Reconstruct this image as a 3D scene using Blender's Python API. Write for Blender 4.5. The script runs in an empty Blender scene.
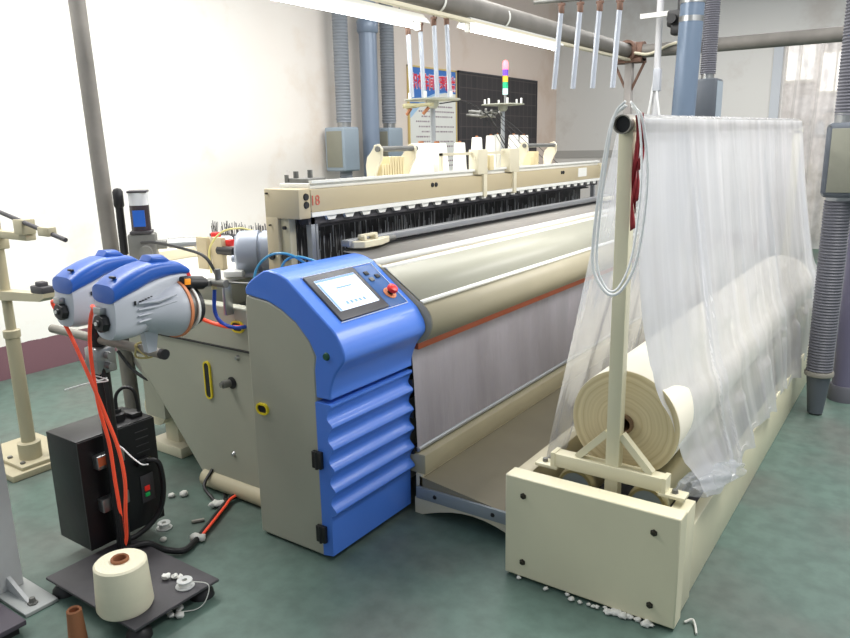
import bpy, bmesh, math, random
from mathutils import Vector, Matrix, Euler
random.seed(7)
C = bpy.context.scene.collection
PI = math.pi
def R(d): return math.radians(d)

# ------------------------------------------------------------------ materials
MATS = {}
def mat(name, col, rough=.5, metal=0., var=.0, scale=6., bump=0., bscale=40., emit=None, es=0., col2=None, spec=.5, stretch=(1, 1, 1), coat=0.):
    m = bpy.data.materials.new(name); m.use_nodes = True
    nt = m.node_tree; N = nt.nodes; L = nt.links
    b = N['Principled BSDF']
    b.inputs['Roughness'].default_value = rough
    b.inputs['Metallic'].default_value = metal
    b.inputs['Specular IOR Level'].default_value = spec
    b.inputs['Coat Weight'].default_value = coat
    b.inputs['Base Color'].default_value = (*col, 1)
    tc = N.new('ShaderNodeTexCoord'); mp = N.new('ShaderNodeMapping'); mp.inputs['Scale'].default_value = stretch
    L.new(tc.outputs['Object'], mp.inputs['Vector'])
    if var > 0 or col2:
        no = N.new('ShaderNodeTexNoise'); no.inputs['Scale'].default_value = scale; no.inputs['Detail'].default_value = 6
        L.new(mp.outputs[0], no.inputs['Vector'])
        r = N.new('ShaderNodeValToRGB'); r.color_ramp.elements[0].position = .3; r.color_ramp.elements[1].position = .7
        c2 = col2 or tuple(c * (1 - var) for c in col)
        r.color_ramp.elements[0].color = (*c2, 1); r.color_ramp.elements[1].color = (*col, 1)
        L.new(no.outputs['Fac'], r.inputs['Fac']); L.new(r.outputs['Color'], b.inputs['Base Color'])
    if bump > 0:
        n2 = N.new('ShaderNodeTexNoise'); n2.inputs['Scale'].default_value = bscale; n2.inputs['Detail'].default_value = 4
        L.new(mp.outputs[0], n2.inputs['Vector'])
        bp = N.new('ShaderNodeBump'); bp.inputs['Strength'].default_value = bump; bp.inputs['Distance'].default_value = .01
        L.new(n2.outputs['Fac'], bp.inputs['Height']); L.new(bp.outputs[0], b.inputs['Normal'])
    if emit:
        b.inputs['Emission Color'].default_value = (*emit, 1); b.inputs['Emission Strength'].default_value = es
    MATS[name] = m
    return m
def s(r, g, b):   # sRGB 0-255 to linear
    f = lambda v: (v / 255 / 12.92) if v / 255 <= .04045 else ((v / 255 + .055) / 1.055) ** 2.4
    return (f(r), f(g), f(b))

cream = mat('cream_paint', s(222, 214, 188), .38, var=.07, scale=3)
creamd = mat('cream_paint_dark', s(188, 179, 150), .45, var=.1, scale=4)  # a darker cream, even over whole parts
breastm = mat('breast_plate_paint', s(174, 173, 157), .4, var=.06, scale=2)
tan = mat('tan_paint', s(192, 178, 146), .45, var=.06, scale=3)
olive = mat('greenish_grey_paint', s(168, 168, 152), .42, var=.07, scale=3)
framep = mat('frame_cream_paint', s(226, 220, 190), .32, var=.05, scale=5)
white = mat('white_paint', s(238, 238, 232), .4, var=.04)
deckm = mat('worn_white_deck', s(228, 226, 216), .45, var=.12, scale=9)
blue = mat('blue_plastic', s(76, 126, 222), .34, var=.05, scale=2, coat=.15)
bluef = mat('blue_feeder_plastic', s(34, 94, 188), .35)
bluep = mat('blue_panel_film', s(44, 90, 150), .4)
greyp = mat('light_grey_plastic', s(196, 200, 208), .35, var=.04)
black = mat('black_plastic', s(26, 26, 28), .45)
blackp = mat('black_box_paint', s(28, 28, 31), .38, var=.2, scale=8, bump=.05)
dkgrey = mat('dark_grey_plate', s(74, 72, 76), .55, var=.35, scale=7, bump=.05)
steel = mat('steel', s(170, 172, 172), .3, metal=.9, var=.1)
dsteel = mat('dull_steel', s(128, 128, 124), .5, metal=.5, var=.25, scale=12)
silver = mat('silver_bar', s(176, 180, 184), .35, metal=.6)
brass = mat('brass_roller', s(190, 180, 140), .35, metal=.7)
galv = mat('galvanised_pipe', s(150, 146, 136), .5, metal=.25, var=.25, scale=9, bump=.05)
gpipe = mat('grey_painted_pipe', s(132, 128, 122), .55, var=.25, scale=7)
ductd = mat('dark_blue_grey_pipe', s(108, 124, 144), .25, metal=.1, var=.06, scale=2)
duct = mat('blue_grey_pipe', s(132, 146, 166), .28, metal=.1, var=.06, scale=2)
hosem = mat('grey_corrugated_hose', s(136, 142, 150), .5, var=.1)
hosed = mat('dark_grey_hose', s(104, 104, 112), .5, var=.1)
boxg = mat('grey_blue_box', s(148, 162, 174), .4, var=.06)
boxd = mat('dark_grey_box', s(92, 98, 106), .5, var=.1)
panelg = mat('dusty_olive_panel', s(140, 140, 126), .45, var=.12)
motorg = mat('motor_grey', s(164, 172, 186), .35, metal=.15, var=.08)
orange = mat('orange_plastic', s(222, 138, 92), .5)
rust = mat('rust_orange_bar', s(190, 96, 58), .5, var=.15)
redm = mat('red_plastic', s(220, 44, 40), .35)
redh = mat('red_hose_glow', s(255, 92, 60), .35, emit=s(255, 80, 50), es=.12)  # slight glow added to brighten the hose, which is no lamp
redrag = mat('red_rag', s(140, 24, 34), .7, var=.2, scale=20)
yellow = mat('yellow_rubber', s(226, 204, 40), .5)
blueh = mat('blue_hose', s(30, 70, 170), .35)
cyanh = mat('cyan_hose', s(70, 150, 190), .3)
yarn = mat('cream_yarn', s(238, 232, 206), .9, var=.05, scale=3, bump=.25, bscale=120, stretch=(1, 1, 8), spec=.1)
conew = mat('white_yarn', s(250, 248, 240), .85, spec=.1, bump=.15, bscale=90)
card = mat('brown_cardboard', s(160, 106, 72), .8, var=.12, scale=12)
lintm = mat('lint', s(215, 215, 208), .95, spec=.05)
lamp_e = mat('tube_glow', (1, 1, 1), .5, emit=(.95, .98, 1), es=14)
red_e = mat('red_glow', s(255, 90, 90), .4, emit=(1, .12, .16), es=4)
straps = mat('white_strap', s(244, 246, 245), .4)
rustyb = mat('rusty_bracket', s(140, 108, 92), .7, var=.4, scale=30)
wood = mat('pale_boards', s(232, 216, 172), .6, var=.1)
cabl = mat('black_cable', s(20, 20, 22), .5)
greycov = mat('grey_white_column', s(206, 208, 208), .55, var=.15, scale=4)

def nodemat(name):
    m = bpy.data.materials.new(name); m.use_nodes = True
    return m, m.node_tree.nodes, m.node_tree.links, m.node_tree.nodes['Principled BSDF']

def floor_mat():
    m, N, L, b = nodemat('green_floor_paint')
    tc = N.new('ShaderNodeTexCoord')
    n1 = N.new('ShaderNodeTexNoise'); n1.inputs['Scale'].default_value = 1.3; n1.inputs['Detail'].default_value = 8
    n2 = N.new('ShaderNodeTexNoise'); n2.inputs['Scale'].default_value = 14; n2.inputs['Detail'].default_value = 8
    for n in (n1, n2): L.new(tc.outputs['Object'], n.inputs['Vector'])
    r = N.new('ShaderNodeValToRGB'); e = r.color_ramp.elements
    e[0].position = .3; e[0].color = (*s(98, 102, 96), 1); e[1].position = .52; e[1].color = (*s(90, 112, 103), 1)
    x = e.new(.75); x.color = (*s(98, 123, 112), 1)
    L.new(n1.outputs['Fac'], r.inputs['Fac'])
    r2 = N.new('ShaderNodeValToRGB'); r2.color_ramp.elements[0].position = .35; r2.color_ramp.elements[0].color = (.72, .72, .72, 1)
    r2.color_ramp.elements[1].position = .62; r2.color_ramp.elements[1].color = (1, 1, 1, 1)
    L.new(n2.outputs['Fac'], r2.inputs['Fac'])
    mx = N.new('ShaderNodeMixRGB'); mx.blend_type = 'MULTIPLY'; mx.inputs[0].default_value = .8
    L.new(r.outputs[0], mx.inputs[1]); L.new(r2.outputs[0], mx.inputs[2])
    # worn grey strip where the loom stands (x < -3.2 or so the paint is rubbed off in patches)
    L.new(mx.outputs[0], b.inputs['Base Color']); b.inputs['Roughness'].default_value = .48
    bp = N.new('ShaderNodeBump'); bp.inputs['Strength'].default_value = .15; bp.inputs['Distance'].default_value = .01
    L.new(n2.outputs['Fac'], bp.inputs['Height']); L.new(bp.outputs[0], b.inputs['Normal'])
    return m
def wall_mat(name, base, dirt, band=None, grad=None):
    m, N, L, b = nodemat(name)
    g = N.new('ShaderNodeNewGeometry'); sp = N.new('ShaderNodeSeparateXYZ'); L.new(g.outputs['Position'], sp.inputs[0])
    n1 = N.new('ShaderNodeTexNoise'); n1.inputs['Scale'].default_value = 1.1; n1.inputs['Detail'].default_value = 9; n1.inputs['Roughness'].default_value = .62
    L.new(g.outputs['Position'], n1.inputs['Vector'])
    r = N.new('ShaderNodeValToRGB'); e = r.color_ramp.elements
    e[0].position = .32; e[0].color = (*dirt, 1); e[1].position = .46; e[1].color = (*base, 1)
    L.new(n1.outputs['Fac'], r.inputs['Fac'])
    # chips and specks
    n2 = N.new('ShaderNodeTexNoise'); n2.inputs['Scale'].default_value = 9; n2.inputs['Detail'].default_value = 8; n2.inputs['Roughness'].default_value = .7
    L.new(g.outputs['Position'], n2.inputs['Vector'])
    r2 = N.new('ShaderNodeValToRGB'); r2.color_ramp.elements[0].position = .24; r2.color_ramp.elements[1].position = .29
    r2.color_ramp.elements[0].color = (.45, .4, .33, 1); r2.color_ramp.elements[1].color = (1, 1, 1, 1)
    L.new(n2.outputs['Fac'], r2.inputs['Fac'])
    mx = N.new('ShaderNodeMixRGB'); mx.blend_type = 'MULTIPLY'; mx.inputs[0].default_value = 1
    L.new(r.outputs[0], mx.inputs[1]); L.new(r2.outputs[0], mx.inputs[2])
    out = mx.outputs[0]
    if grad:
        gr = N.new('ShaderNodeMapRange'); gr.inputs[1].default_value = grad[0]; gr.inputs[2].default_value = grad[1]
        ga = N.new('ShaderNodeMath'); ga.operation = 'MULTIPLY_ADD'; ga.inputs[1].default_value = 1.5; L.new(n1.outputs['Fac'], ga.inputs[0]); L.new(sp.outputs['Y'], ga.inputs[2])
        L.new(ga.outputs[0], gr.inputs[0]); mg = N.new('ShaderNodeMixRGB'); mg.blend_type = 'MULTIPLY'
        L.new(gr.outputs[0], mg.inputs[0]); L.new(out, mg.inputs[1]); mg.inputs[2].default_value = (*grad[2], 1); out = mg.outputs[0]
    if band:
        add = N.new('ShaderNodeMath'); add.operation = 'MULTIPLY_ADD'; add.inputs[1].default_value = .03; L.new(n2.outputs['Fac'], add.inputs[0])
        L.new(sp.outputs['Z'], add.inputs[2])
        lt = N.new('ShaderNodeMath'); lt.operation = 'LESS_THAN'; lt.inputs[1].default_value = band[0]
        L.new(add.outputs[0], lt.inputs[0])
        m2 = N.new('ShaderNodeMixRGB'); L.new(lt.outputs[0], m2.inputs[0]); L.new(out, m2.inputs[1]); m2.inputs[2].default_value = (*band[1], 1)
        out = m2.outputs[0]
    L.new(out, b.inputs['Base Color']); b.inputs['Roughness'].default_value = .8
    bp = N.new('ShaderNodeBump'); bp.inputs['Strength'].default_value = .1; L.new(n1.outputs['Fac'], bp.inputs['Height']); L.new(bp.outputs[0], b.inputs['Normal'])
    return m
def film_mat(name, dens, tint, stretch, lo=.25, hi=.75, gl=.35):
    m = bpy.data.materials.new(name); m.use_nodes = True
    N = m.node_tree.nodes; L = m.node_tree.links; N.clear()
    o = N.new('ShaderNodeOutputMaterial'); tr = N.new('ShaderNodeBsdfTransparent'); tr.inputs[0].default_value = (.97, .98, 1, 1)
    di = N.new('ShaderNodeBsdfDiffuse'); di.inputs[0].default_value = (*tint, 1)
    tl = N.new('ShaderNodeBsdfTranslucent'); tl.inputs[0].default_value = (*tint, 1)
    gs = N.new('ShaderNodeBsdfGlossy'); gs.inputs['Roughness'].default_value = .2
    tc = N.new('ShaderNodeTexCoord'); mp = N.new('ShaderNodeMapping'); mp.inputs['Scale'].default_value = stretch
    no = N.new('ShaderNodeTexNoise'); no.inputs['Scale'].default_value = 3; no.inputs['Detail'].default_value = 5
    L.new(tc.outputs['Object'], mp.inputs[0]); L.new(mp.outputs[0], no.inputs['Vector'])
    mr = N.new('ShaderNodeMapRange'); mr.inputs[1].default_value = lo; mr.inputs[2].default_value = hi
    mr.inputs[3].default_value = dens[0]; mr.inputs[4].default_value = dens[1]; L.new(no.outputs['Fac'], mr.inputs[0])
    m1 = N.new('ShaderNodeMixShader'); m1.inputs[0].default_value = .5; L.new(di.outputs[0], m1.inputs[1]); L.new(tl.outputs[0], m1.inputs[2])
    m2 = N.new('ShaderNodeMixShader'); L.new(mr.outputs[0], m2.inputs[0]); L.new(tr.outputs[0], m2.inputs[1]); L.new(m1.outputs[0], m2.inputs[2])
    fr = N.new('ShaderNodeFresnel'); fr.inputs[0].default_value = 1.45
    mm = N.new('ShaderNodeMath'); mm.operation = 'MULTIPLY_ADD'; mm.inputs[1].default_value = gl; mm.inputs[2].default_value = .04; L.new(fr.outputs[0], mm.inputs[0])
    m3 = N.new('ShaderNodeMixShader'); L.new(mm.outputs[0], m3.inputs[0]); L.new(m2.outputs[0], m3.inputs[1]); L.new(gs.outputs[0], m3.inputs[2])
    n3 = N.new('ShaderNodeTexNoise'); n3.inputs['Scale'].default_value = 6; n3.inputs['Detail'].default_value = 4; L.new(mp.outputs[0], n3.inputs['Vector'])
    bp = N.new('ShaderNodeBump'); bp.inputs['Strength'].default_value = .5; bp.inputs['Distance'].default_value = .02; L.new(n3.outputs['Fac'], bp.inputs['Height'])
    L.new(bp.outputs[0], gs.inputs['Normal'])
    L.new(m3.outputs[0], o.inputs[0])
    return m
def roll_mat():
    m, N, L, b = nodemat('rolled_cloth_end')
    tc = N.new('ShaderNodeTexCoord'); sp = N.new('ShaderNodeSeparateXYZ'); L.new(tc.outputs['Object'], sp.inputs[0])
    cx = N.new('ShaderNodeCombineXYZ'); L.new(sp.outputs['X'], cx.inputs[0]); L.new(sp.outputs['Z'], cx.inputs[1])
    ln = N.new('ShaderNodeVectorMath'); ln.operation = 'LENGTH'; L.new(cx.outputs[0], ln.inputs[0])
    no = N.new('ShaderNodeTexNoise'); no.noise_dimensions = '1D'; no.inputs['Scale'].default_value = 75; no.inputs['Detail'].default_value = 3
    n2 = N.new('ShaderNodeTexNoise'); n2.inputs['Scale'].default_value = 8; L.new(tc.outputs['Object'], n2.inputs['Vector'])
    ma = N.new('ShaderNodeMath'); ma.operation = 'MULTIPLY_ADD'; ma.inputs[1].default_value = .02; L.new(n2.outputs['Fac'], ma.inputs[0]); L.new(ln.outputs['Value'], ma.inputs[2])
    L.new(ma.outputs[0], no.inputs['W'])
    r = N.new('ShaderNodeValToRGB'); r.color_ramp.elements[0].position = .3; r.color_ramp.elements[1].position = .65
    r.color_ramp.elements[0].color = (*s(206, 190, 150), 1); r.color_ramp.elements[1].color = (*s(224, 210, 172), 1)
    L.new(no.outputs['Fac'], r.inputs[0]); L.new(r.outputs[0], b.inputs['Base Color']); b.inputs['Roughness'].default_value = .9
    b.inputs['Specular IOR Level'].default_value = .1
    return m
def heddle_mat():
    m, N, L, b = nodemat('heddle_wires')
    tc = N.new('ShaderNodeTexCoord'); mp = N.new('ShaderNodeMapping'); mp.inputs['Scale'].default_value = (1, 45, 3.2)
    L.new(tc.outputs['Object'], mp.inputs[0])
    no = N.new('ShaderNodeTexNoise'); no.inputs['Scale'].default_value = 2; no.inputs['Detail'].default_value = 6; L.new(mp.outputs[0], no.inputs['Vector'])
    r = N.new('ShaderNodeValToRGB'); e = r.color_ramp.elements
    e[0].position = .56; e[0].color = (*s(34, 34, 36), 1); e[1].position = .74; e[1].color = (*s(190, 190, 190), 1)
    L.new(no.outputs['Fac'], r.inputs[0]); L.new(r.outputs[0], b.inputs['Base Color']); b.inputs['Roughness'].default_value = .5; b.inputs['Metallic'].default_value = .2
    return m
def board_mat():
    m, N, L, b = nodemat('dark_board_grid')
    tc = N.new('ShaderNodeTexCoord'); br = N.new('ShaderNodeTexBrick'); br.offset = 0; br.inputs['Scale'].default_value = 1
    br.inputs['Brick Width'].default_value = .14; br.inputs['Row Height'].default_value = .17; br.inputs['Mortar Size'].default_value = .006
    sp = N.new('ShaderNodeSeparateXYZ'); cx = N.new('ShaderNodeCombineXYZ'); L.new(tc.outputs['Object'], sp.inputs[0])
    L.new(sp.outputs['Y'], cx.inputs[0]); L.new(sp.outputs['Z'], cx.inputs[1]); L.new(cx.outputs[0], br.inputs['Vector'])
    br.inputs['Color1'].default_value = (*s(56, 52, 54), 1); br.inputs['Color2'].default_value = (*s(46, 44, 47), 1); br.inputs['Mortar'].default_value = (*s(82, 74, 74), 1)
    L.new(br.outputs[0], b.inputs['Base Color']); b.inputs['Roughness'].default_value = .6
    return m
floorm = floor_mat()
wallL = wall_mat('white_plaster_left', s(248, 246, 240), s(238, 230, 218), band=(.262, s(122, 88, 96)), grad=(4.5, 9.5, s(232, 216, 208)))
wallB = wall_mat('grey_white_plaster', s(222, 220, 216), s(206, 200, 194), band=(.27, s(122, 88, 96)))
film = film_mat('clear_plastic_film', (.50, .92), (.97, .97, 1), (1, 2.4, .16), gl=.3)
film2 = film_mat('clear_plastic_film_thin', (.14, .5), (.86, .88, .92), (1, 2, .3))
grayfilm = mat('dusty_grey_film', s(166, 162, 170), .3, col2=s(140, 136, 142), scale=3, bump=1., bscale=9, stretch=(1, 1.6, .28))
curtm = film_mat('hazy_curtain_film', (.55, .9), (.88, .84, .83), (2.2, 1, 1.6), .34, .66)
rollend = roll_mat(); heddle = heddle_mat(); boardm = board_mat()
clothm = mat('woven_cream_cloth', s(246, 240, 222), .85, spec=.15, bump=.1, bscale=200)
clothg = mat('grey_cloth_on_loom', s(158, 154, 148), .85, spec=.15, var=.06)
beltm = mat('heddle_dark', s(40, 40, 42), .5)

# ------------------------------------------------------------------ mesh helpers
class MB:
    def __init__(self): self.bm = bmesh.new()
    def box(self, x0, x1, y0, y1, z0, z1, bev=0., rot=None, seg=2):
        r = bmesh.ops.create_cube(self.bm, size=1); vs = r['verts']
        bmesh.ops.scale(self.bm, vec=(abs(x1 - x0), abs(y1 - y0), abs(z1 - z0)), verts=vs)
        if bev > 0:
            es = list({e for v in vs for e in v.link_edges})
            rr = bmesh.ops.bevel(self.bm, geom=es, offset=bev, segments=seg, affect='EDGES', profile=.5)
            vs = list({v for f in rr['faces'] for v in f.verts} | {v for v in vs if v.is_valid})
            # collect every vert of this island
            st = [vs[0]]; seen = {vs[0]}
            while st:
                v = st.pop()
                for e in v.link_edges:
                    o = e.other_vert(v)
                    if o not in seen: seen.add(o); st.append(o)
            vs = list(seen)
        M = Matrix.Translation(((x0 + x1) / 2, (y0 + y1) / 2, (z0 + z1) / 2))
        if rot is not None: M = M @ Euler(rot).to_matrix().to_4x4()
        bmesh.ops.transform(self.bm, matrix=M, verts=vs)
        return self
    def tube(self, pts, r, seg=12, cap=True, hollow=0):
        """tube through points; r a number or list."""
        pts = [Vector(p) for p in pts]; n = len(pts)
        rs = r if isinstance(r, (list, tuple)) else [r] * n
        t0 = (pts[1] - pts[0]).normalized()
        up = Vector((0, 0, 1)) if abs(t0.z) < .9 else Vector((1, 0, 0))
        a = t0.cross(up).normalized(); rings = []
        for i, p in enumerate(pts):
            t = ((pts[min(i + 1, n - 1)] - p).normalized() + (p - pts[max(i - 1, 0)]).normalized())
            t = t.normalized() if t.length > 1e-6 else t0
            a = (a - t * a.dot(t)); a = a.normalized() if a.length > 1e-6 else t.orthogonal().normalized()
            b = t.cross(a)
            rings.append([self.bm.verts.new(p + (a * math.cos(2 * PI * k / seg) + b * math.sin(2 * PI * k / seg)) * rs[i]) for k in range(seg)])
        for i in range(n - 1):
            for k in range(seg):
                f = self.bm.faces.new((rings[i][k], rings[i][(k + 1) % seg], rings[i + 1][(k + 1) % seg], rings[i + 1][k])); f.smooth = True
        if cap:
            for rg in (rings[0], rings[-1]):
                f = self.bm.faces.new(rg)
        return self
    def cyl(self, a, b, r, r2=None, seg=24, cap=True):
        return self.tube([a, b], [r, r if r2 is None else r2], seg, cap)
    def lathe(self, prof, o=(0, 0, 0), axis='Z', seg=32, closed=False):
        """prof: list of (radius, height)."""
        o = Vector(o)
        def P(r, h, t):
            c, sn = r * math.cos(t), r * math.sin(t)
            v = {'Z': (c, sn, h), 'X': (h, c, sn), 'Y': (sn, h, c)}[axis]
            return o + Vector(v)
        rings = []
        for r, h in prof:
            rings.append([self.bm.verts.new(P(r, h, 0))] if r < 1e-6 else [self.bm.verts.new(P(r, h, 2 * PI * k / seg)) for k in range(seg)])
        idx = list(range(len(rings) - 1)) + ([len(rings) - 1] if closed else [])
        for i in idx:
            A, B = rings[i], rings[(i + 1) % len(rings)]
            if len(A) == 1 and len(B) == 1: continue
            for k in range(seg):
                k2 = (k + 1) % seg
                if len(A) == 1: f = (A[0], B[k2], B[k])
                elif len(B) == 1: f = (A[k], A[k2], B[0])
                else: f = (A[k], A[k2], B[k2], B[k])
                try: self.bm.faces.new(f)
                except ValueError: pass
        return self
    def prism(self, poly, y0, y1, plane='XZ'):
        def P(a, b, h): return {'XZ': (a, h, b), 'XY': (a, b, h), 'YZ': (h, a, b)}[plane]
        A = [self.bm.verts.new(P(a, b, y0)) for a, b in poly]; B = [self.bm.verts.new(P(a, b, y1)) for a, b in poly]
        n = len(poly)
        self.bm.faces.new(A); self.bm.faces.new(B[::-1])
        for i in range(n): self.bm.faces.new((A[i], A[(i + 1) % n], B[(i + 1) % n], B[i]))
        return self
    def loft(self, rings, cap=True, smooth=True):
        V = [[self.bm.verts.new(p) for p in rg] for rg in rings]; n = len(V[0])
        for i in range(len(V) - 1):
            for k in range(n):
                f = self.bm.faces.new((V[i][k], V[i][(k + 1) % n], V[i + 1][(k + 1) % n], V[i + 1][k])); f.smooth = smooth
        if cap: self.bm.faces.new(V[0]); self.bm.faces.new(V[-1][::-1])
        return self
    def grid(self, fn, nu, nv):
        V = [[self.bm.verts.new(fn(i / (nu - 1), j / (nv - 1))) for j in range(nv)] for i in range(nu)]
        for i in range(nu - 1):
            for j in range(nv - 1):
                f = self.bm.faces.new((V[i][j], V[i + 1][j], V[i + 1][j + 1], V[i][j + 1])); f.smooth = True
        return self
    def blob(self, c, r, n=2, squash=.6, jit=.3):
        rr = bmesh.ops.create_icosphere(self.bm, subdivisions=n, radius=r)
        for v in rr['verts']:
            k = 1 + random.uniform(-jit, jit); v.co = Vector((v.co.x * k, v.co.y * k, v.co.z * squash * k)) + Vector(c)
            for f in v.link_faces: f.smooth = True
        return self
    def build(self, name, m, parent=None, bevel=0., smooth=None, solid=0., loc=None, auto=True):
        bmesh.ops.recalc_face_normals(self.bm, faces=self.bm.faces[:])
        if auto:
            for f in self.bm.faces: f.smooth = True
            for e in self.bm.edges:
                if len(e.link_faces) == 2 and e.calc_face_angle(0) > R(35): e.smooth = False
        if loc is not None:
            bmesh.ops.translate(self.bm, vec=-Vector(loc), verts=self.bm.verts[:])
        me = bpy.data.meshes.new(name); self.bm.to_mesh(me); self.bm.free()
        o = bpy.data.objects.new(name, me); C.objects.link(o); me.materials.append(m)
        if loc is not None: o.location = loc
        if parent is not None:
            o.parent = parent
        if bevel > 0:
            b = o.modifiers.new('b', 'BEVEL'); b.width = bevel; b.segments = 2; b.limit_method = 'ANGLE'; b.angle_limit = R(40)
        if solid > 0:
            sm = o.modifiers.new('s', 'SOLIDIFY'); sm.thickness = solid
        return o
def empty(name, label, cat, loc=(0, 0, 0), rz=0, group=None):
    o = bpy.data.objects.new(name, None); C.objects.link(o); o.location = loc; o.rotation_euler = (0, 0, rz)
    o.empty_display_size = .1
    o['label'] = label; o['category'] = cat
    if group: o['group'] = group
    return o
def tag(o, label, cat, group=None, kind=None):
    o['label'] = label; o['category'] = cat
    if group: o['group'] = group
    if kind: o['kind'] = kind
    return o
def struct(o): o['kind'] = 'structure'; return o
def copy_tree(o, parent=None):
    c = o.copy(); C.objects.link(c)
    if parent: c.parent = parent
    for ch in list(o.children): copy_tree(ch, c)
    return c
def spline(pts, n=8):
    """Catmull-Rom through pts."""
    P = [Vector(p) for p in pts]; P = [2 * P[0] - P[1]] + P + [2 * P[-1] - P[-2]]; out = []
    for i in range(1, len(P) - 2):
        for k in range(n):
            t = k / n; a, b, c, d = P[i - 1:i + 3]
            out.append(.5 * ((2 * b) + (c - a) * t + (2 * a - 5 * b + 4 * c - d) * t * t + (3 * b - a - 3 * c + d) * t ** 3))
    out.append(P[-2]); return out
def text(body, size, m, name, loc, rot, parent, ext=.0008, align='LEFT', bold=0.):
    cu = bpy.data.curves.new(name, 'FONT'); cu.body = body; cu.size = size; cu.extrude = ext; cu.align_x = align; cu.offset = bold
    o = bpy.data.objects.new(name, cu); C.objects.link(o)
    dg = bpy.context.evaluated_depsgraph_get(); me = bpy.data.meshes.new_from_object(o.evaluated_get(dg))
    bpy.data.objects.remove(o); t = bpy.data.objects.new(name, me); C.objects.link(t); me.materials.clear(); me.materials.append(m)
    t.location = loc; t.rotation_euler = rot; t.parent = parent
    return t
def capsule(w, h, n=10):
    """2D outline of a rounded slot, half sizes w x h."""
    r = min(w, h); out = []
    for (cx, cy, a0) in ((w - r, h - r, 0), (-(w - r), h - r, 90), (-(w - r), -(h - r), 180), (w - r, -(h - r), 270)):
        for k in range(n + 1):
            a = R(a0 + 90 * k / n); out.append((cx + r * math.cos(a), cy + r * math.sin(a)))
    return out

# ------------------------------------------------------------------ room
WX, BY = -5.42, 11.72
struct(MB().box(WX - .3, 6, -4, BY + 3.4, -.2, 0).build('floor', floorm))
struct(MB().box(WX - .2, WX, -4, BY + .2, 0, 4.2).build('wall_left', wallL))
# back wall with a tall opening on the right
OX0, OX1, OZ = -1.98, .9, 2.42 + .15
bw = MB().box(WX - .2, OX0, BY, BY + .2, 0, 4.2).box(OX1, 6, BY, BY + .2, 0, 4.2).box(OX0, OX1, BY, BY + .2, 2.95, 4.2)
struct(bw.build('wall_back', wallB))
struct(MB().box(OX0 - .12, OX0, BY - .05, BY, 0, 2.95).build('trim_1', mat('pale_jamb', s(198, 202, 208), .6)))
# strip of darker dado line on back wall
struct(MB().box(WX, OX0 - .12, BY - .012, BY, 1.36, 1.48).build('trim_2', mat('grey_dado', s(176, 174, 170), .7)))
# room beyond the opening
hall = MB().box(-4, 4, BY + 3.2, BY + 3.4, 0, 4.2)
struct(hall.build('wall_hall', mat('hall_wall', s(206, 196, 186), .8, var=.15, scale=1.5)))
wing = mat('window_glow', (1, 1, 1), .5, emit=(1, .95, .86), es=1.35)
for i, (x, z) in enumerate(((-2.22, 2.93), (-1.66, 2.72), (.2, 2.5))):
    w = MB().box(x - .22, x + .22, BY + 3.16, BY + 3.2, z - .32, z + .32).build('window_%d' % (i + 1), wing); struct(w)
    MB().box(x - .26, x + .26, BY + 3.13, BY + 3.16, z - .36, z - .32).box(x - .26, x + .26, BY + 3.13, BY + 3.16, z + .32, z + .36)\
        .box(x - .26, x - .22, BY + 3.13, BY + 3.16, z - .32, z + .32).box(x + .22, x + .26, BY + 3.13, BY + 3.16, z - .32, z + .32)\
        .box(x - .012, x + .012, BY + 3.13, BY + 3.16, z - .32, z + .32).build('window_frame', cream, w)
def curtf(u, v):
    x = OX0 + (OX1 - OX0) * u
    return (x, BY + .1 + .03 * math.sin(u * 60) + .012 * math.sin(u * 131 + v * 5), 2.94 - 2.9 * v)
tag(MB().grid(curtf, 160, 12).build('plastic_curtain', curtm), 'hazy clear plastic curtain hanging in the doorway of the back wall', 'curtain')
# blurred machine standing behind the curtain
mr = empty('distant_machine', 'grey machine with frames and cones seen blurred behind the plastic curtain', 'machine', (-.9, BY + 1.7, 0))
mm = MB()
mm.box(-.9, 1.2, -.25, .25, .0, 1.2, .02)
mm.build('body', creamd, mr)
fr = MB()
for k in range(6): fr.box(-.9 + k * .4, -.86 + k * .4, -.05, .05, 1.2, 2.05)
fr.box(-.9, 1.14, -.06, .06, 1.6, 1.66).box(-.9, 1.14, -.06, .06, 1.99, 2.05)
fr.build('rack_frame', dsteel, mr)
for k in range(10):
    MB().lathe([(0, 0), (.09, 0), (.06, .2), (0, .2)], (-.75 + .2 * k, 0, 1.66), seg=12).build('package', conew if k % 3 else boxg, mr)

# ------------------------------------------------------------------ the loom
# (one machine bolted together: frame, head beam, heddles, breast cover ...)
loom = empty('weaving_loom', 'long cream and grey weaving loom filling the middle of the room', 'weaving machine', (-2.3, 4, 0))
def LP(mb, name, m, parent=None, **k):
    """a part of the loom, built in world coordinates"""
    o = mb.build(name, m, **k)
    o.parent = parent or loom
    o.matrix_parent_inverse = Matrix.Translation((-2.3, 4, 0)).inverted() if (parent or loom) is loom else Matrix.Identity(4)
    if parent is not None and parent is not loom: o.matrix_parent_inverse = Matrix.Identity(4)
    return o
Y0, Y1 = 2.3, 5.72
# near end plate with sloping left edge
side = [(-3.26, .93), (-3.30, .62), (-3.12, .44), (-2.78, .05), (-2.21, .05), (-2.21, .93)]
sp_ = LP(MB().prism(side, 2.07, 2.13), 'side_plate', olive, bevel=.008)
LP(MB().box(-3.22, -2.215, 2.058, 2.0705, .735, .741, 0, rot=(0, R(0), 0)), 'seam_strip', black)
LP(MB().prism([(x, z) for x, z in side], 5.68, 5.74), 'side_plate', olive, bevel=.008)
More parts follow.
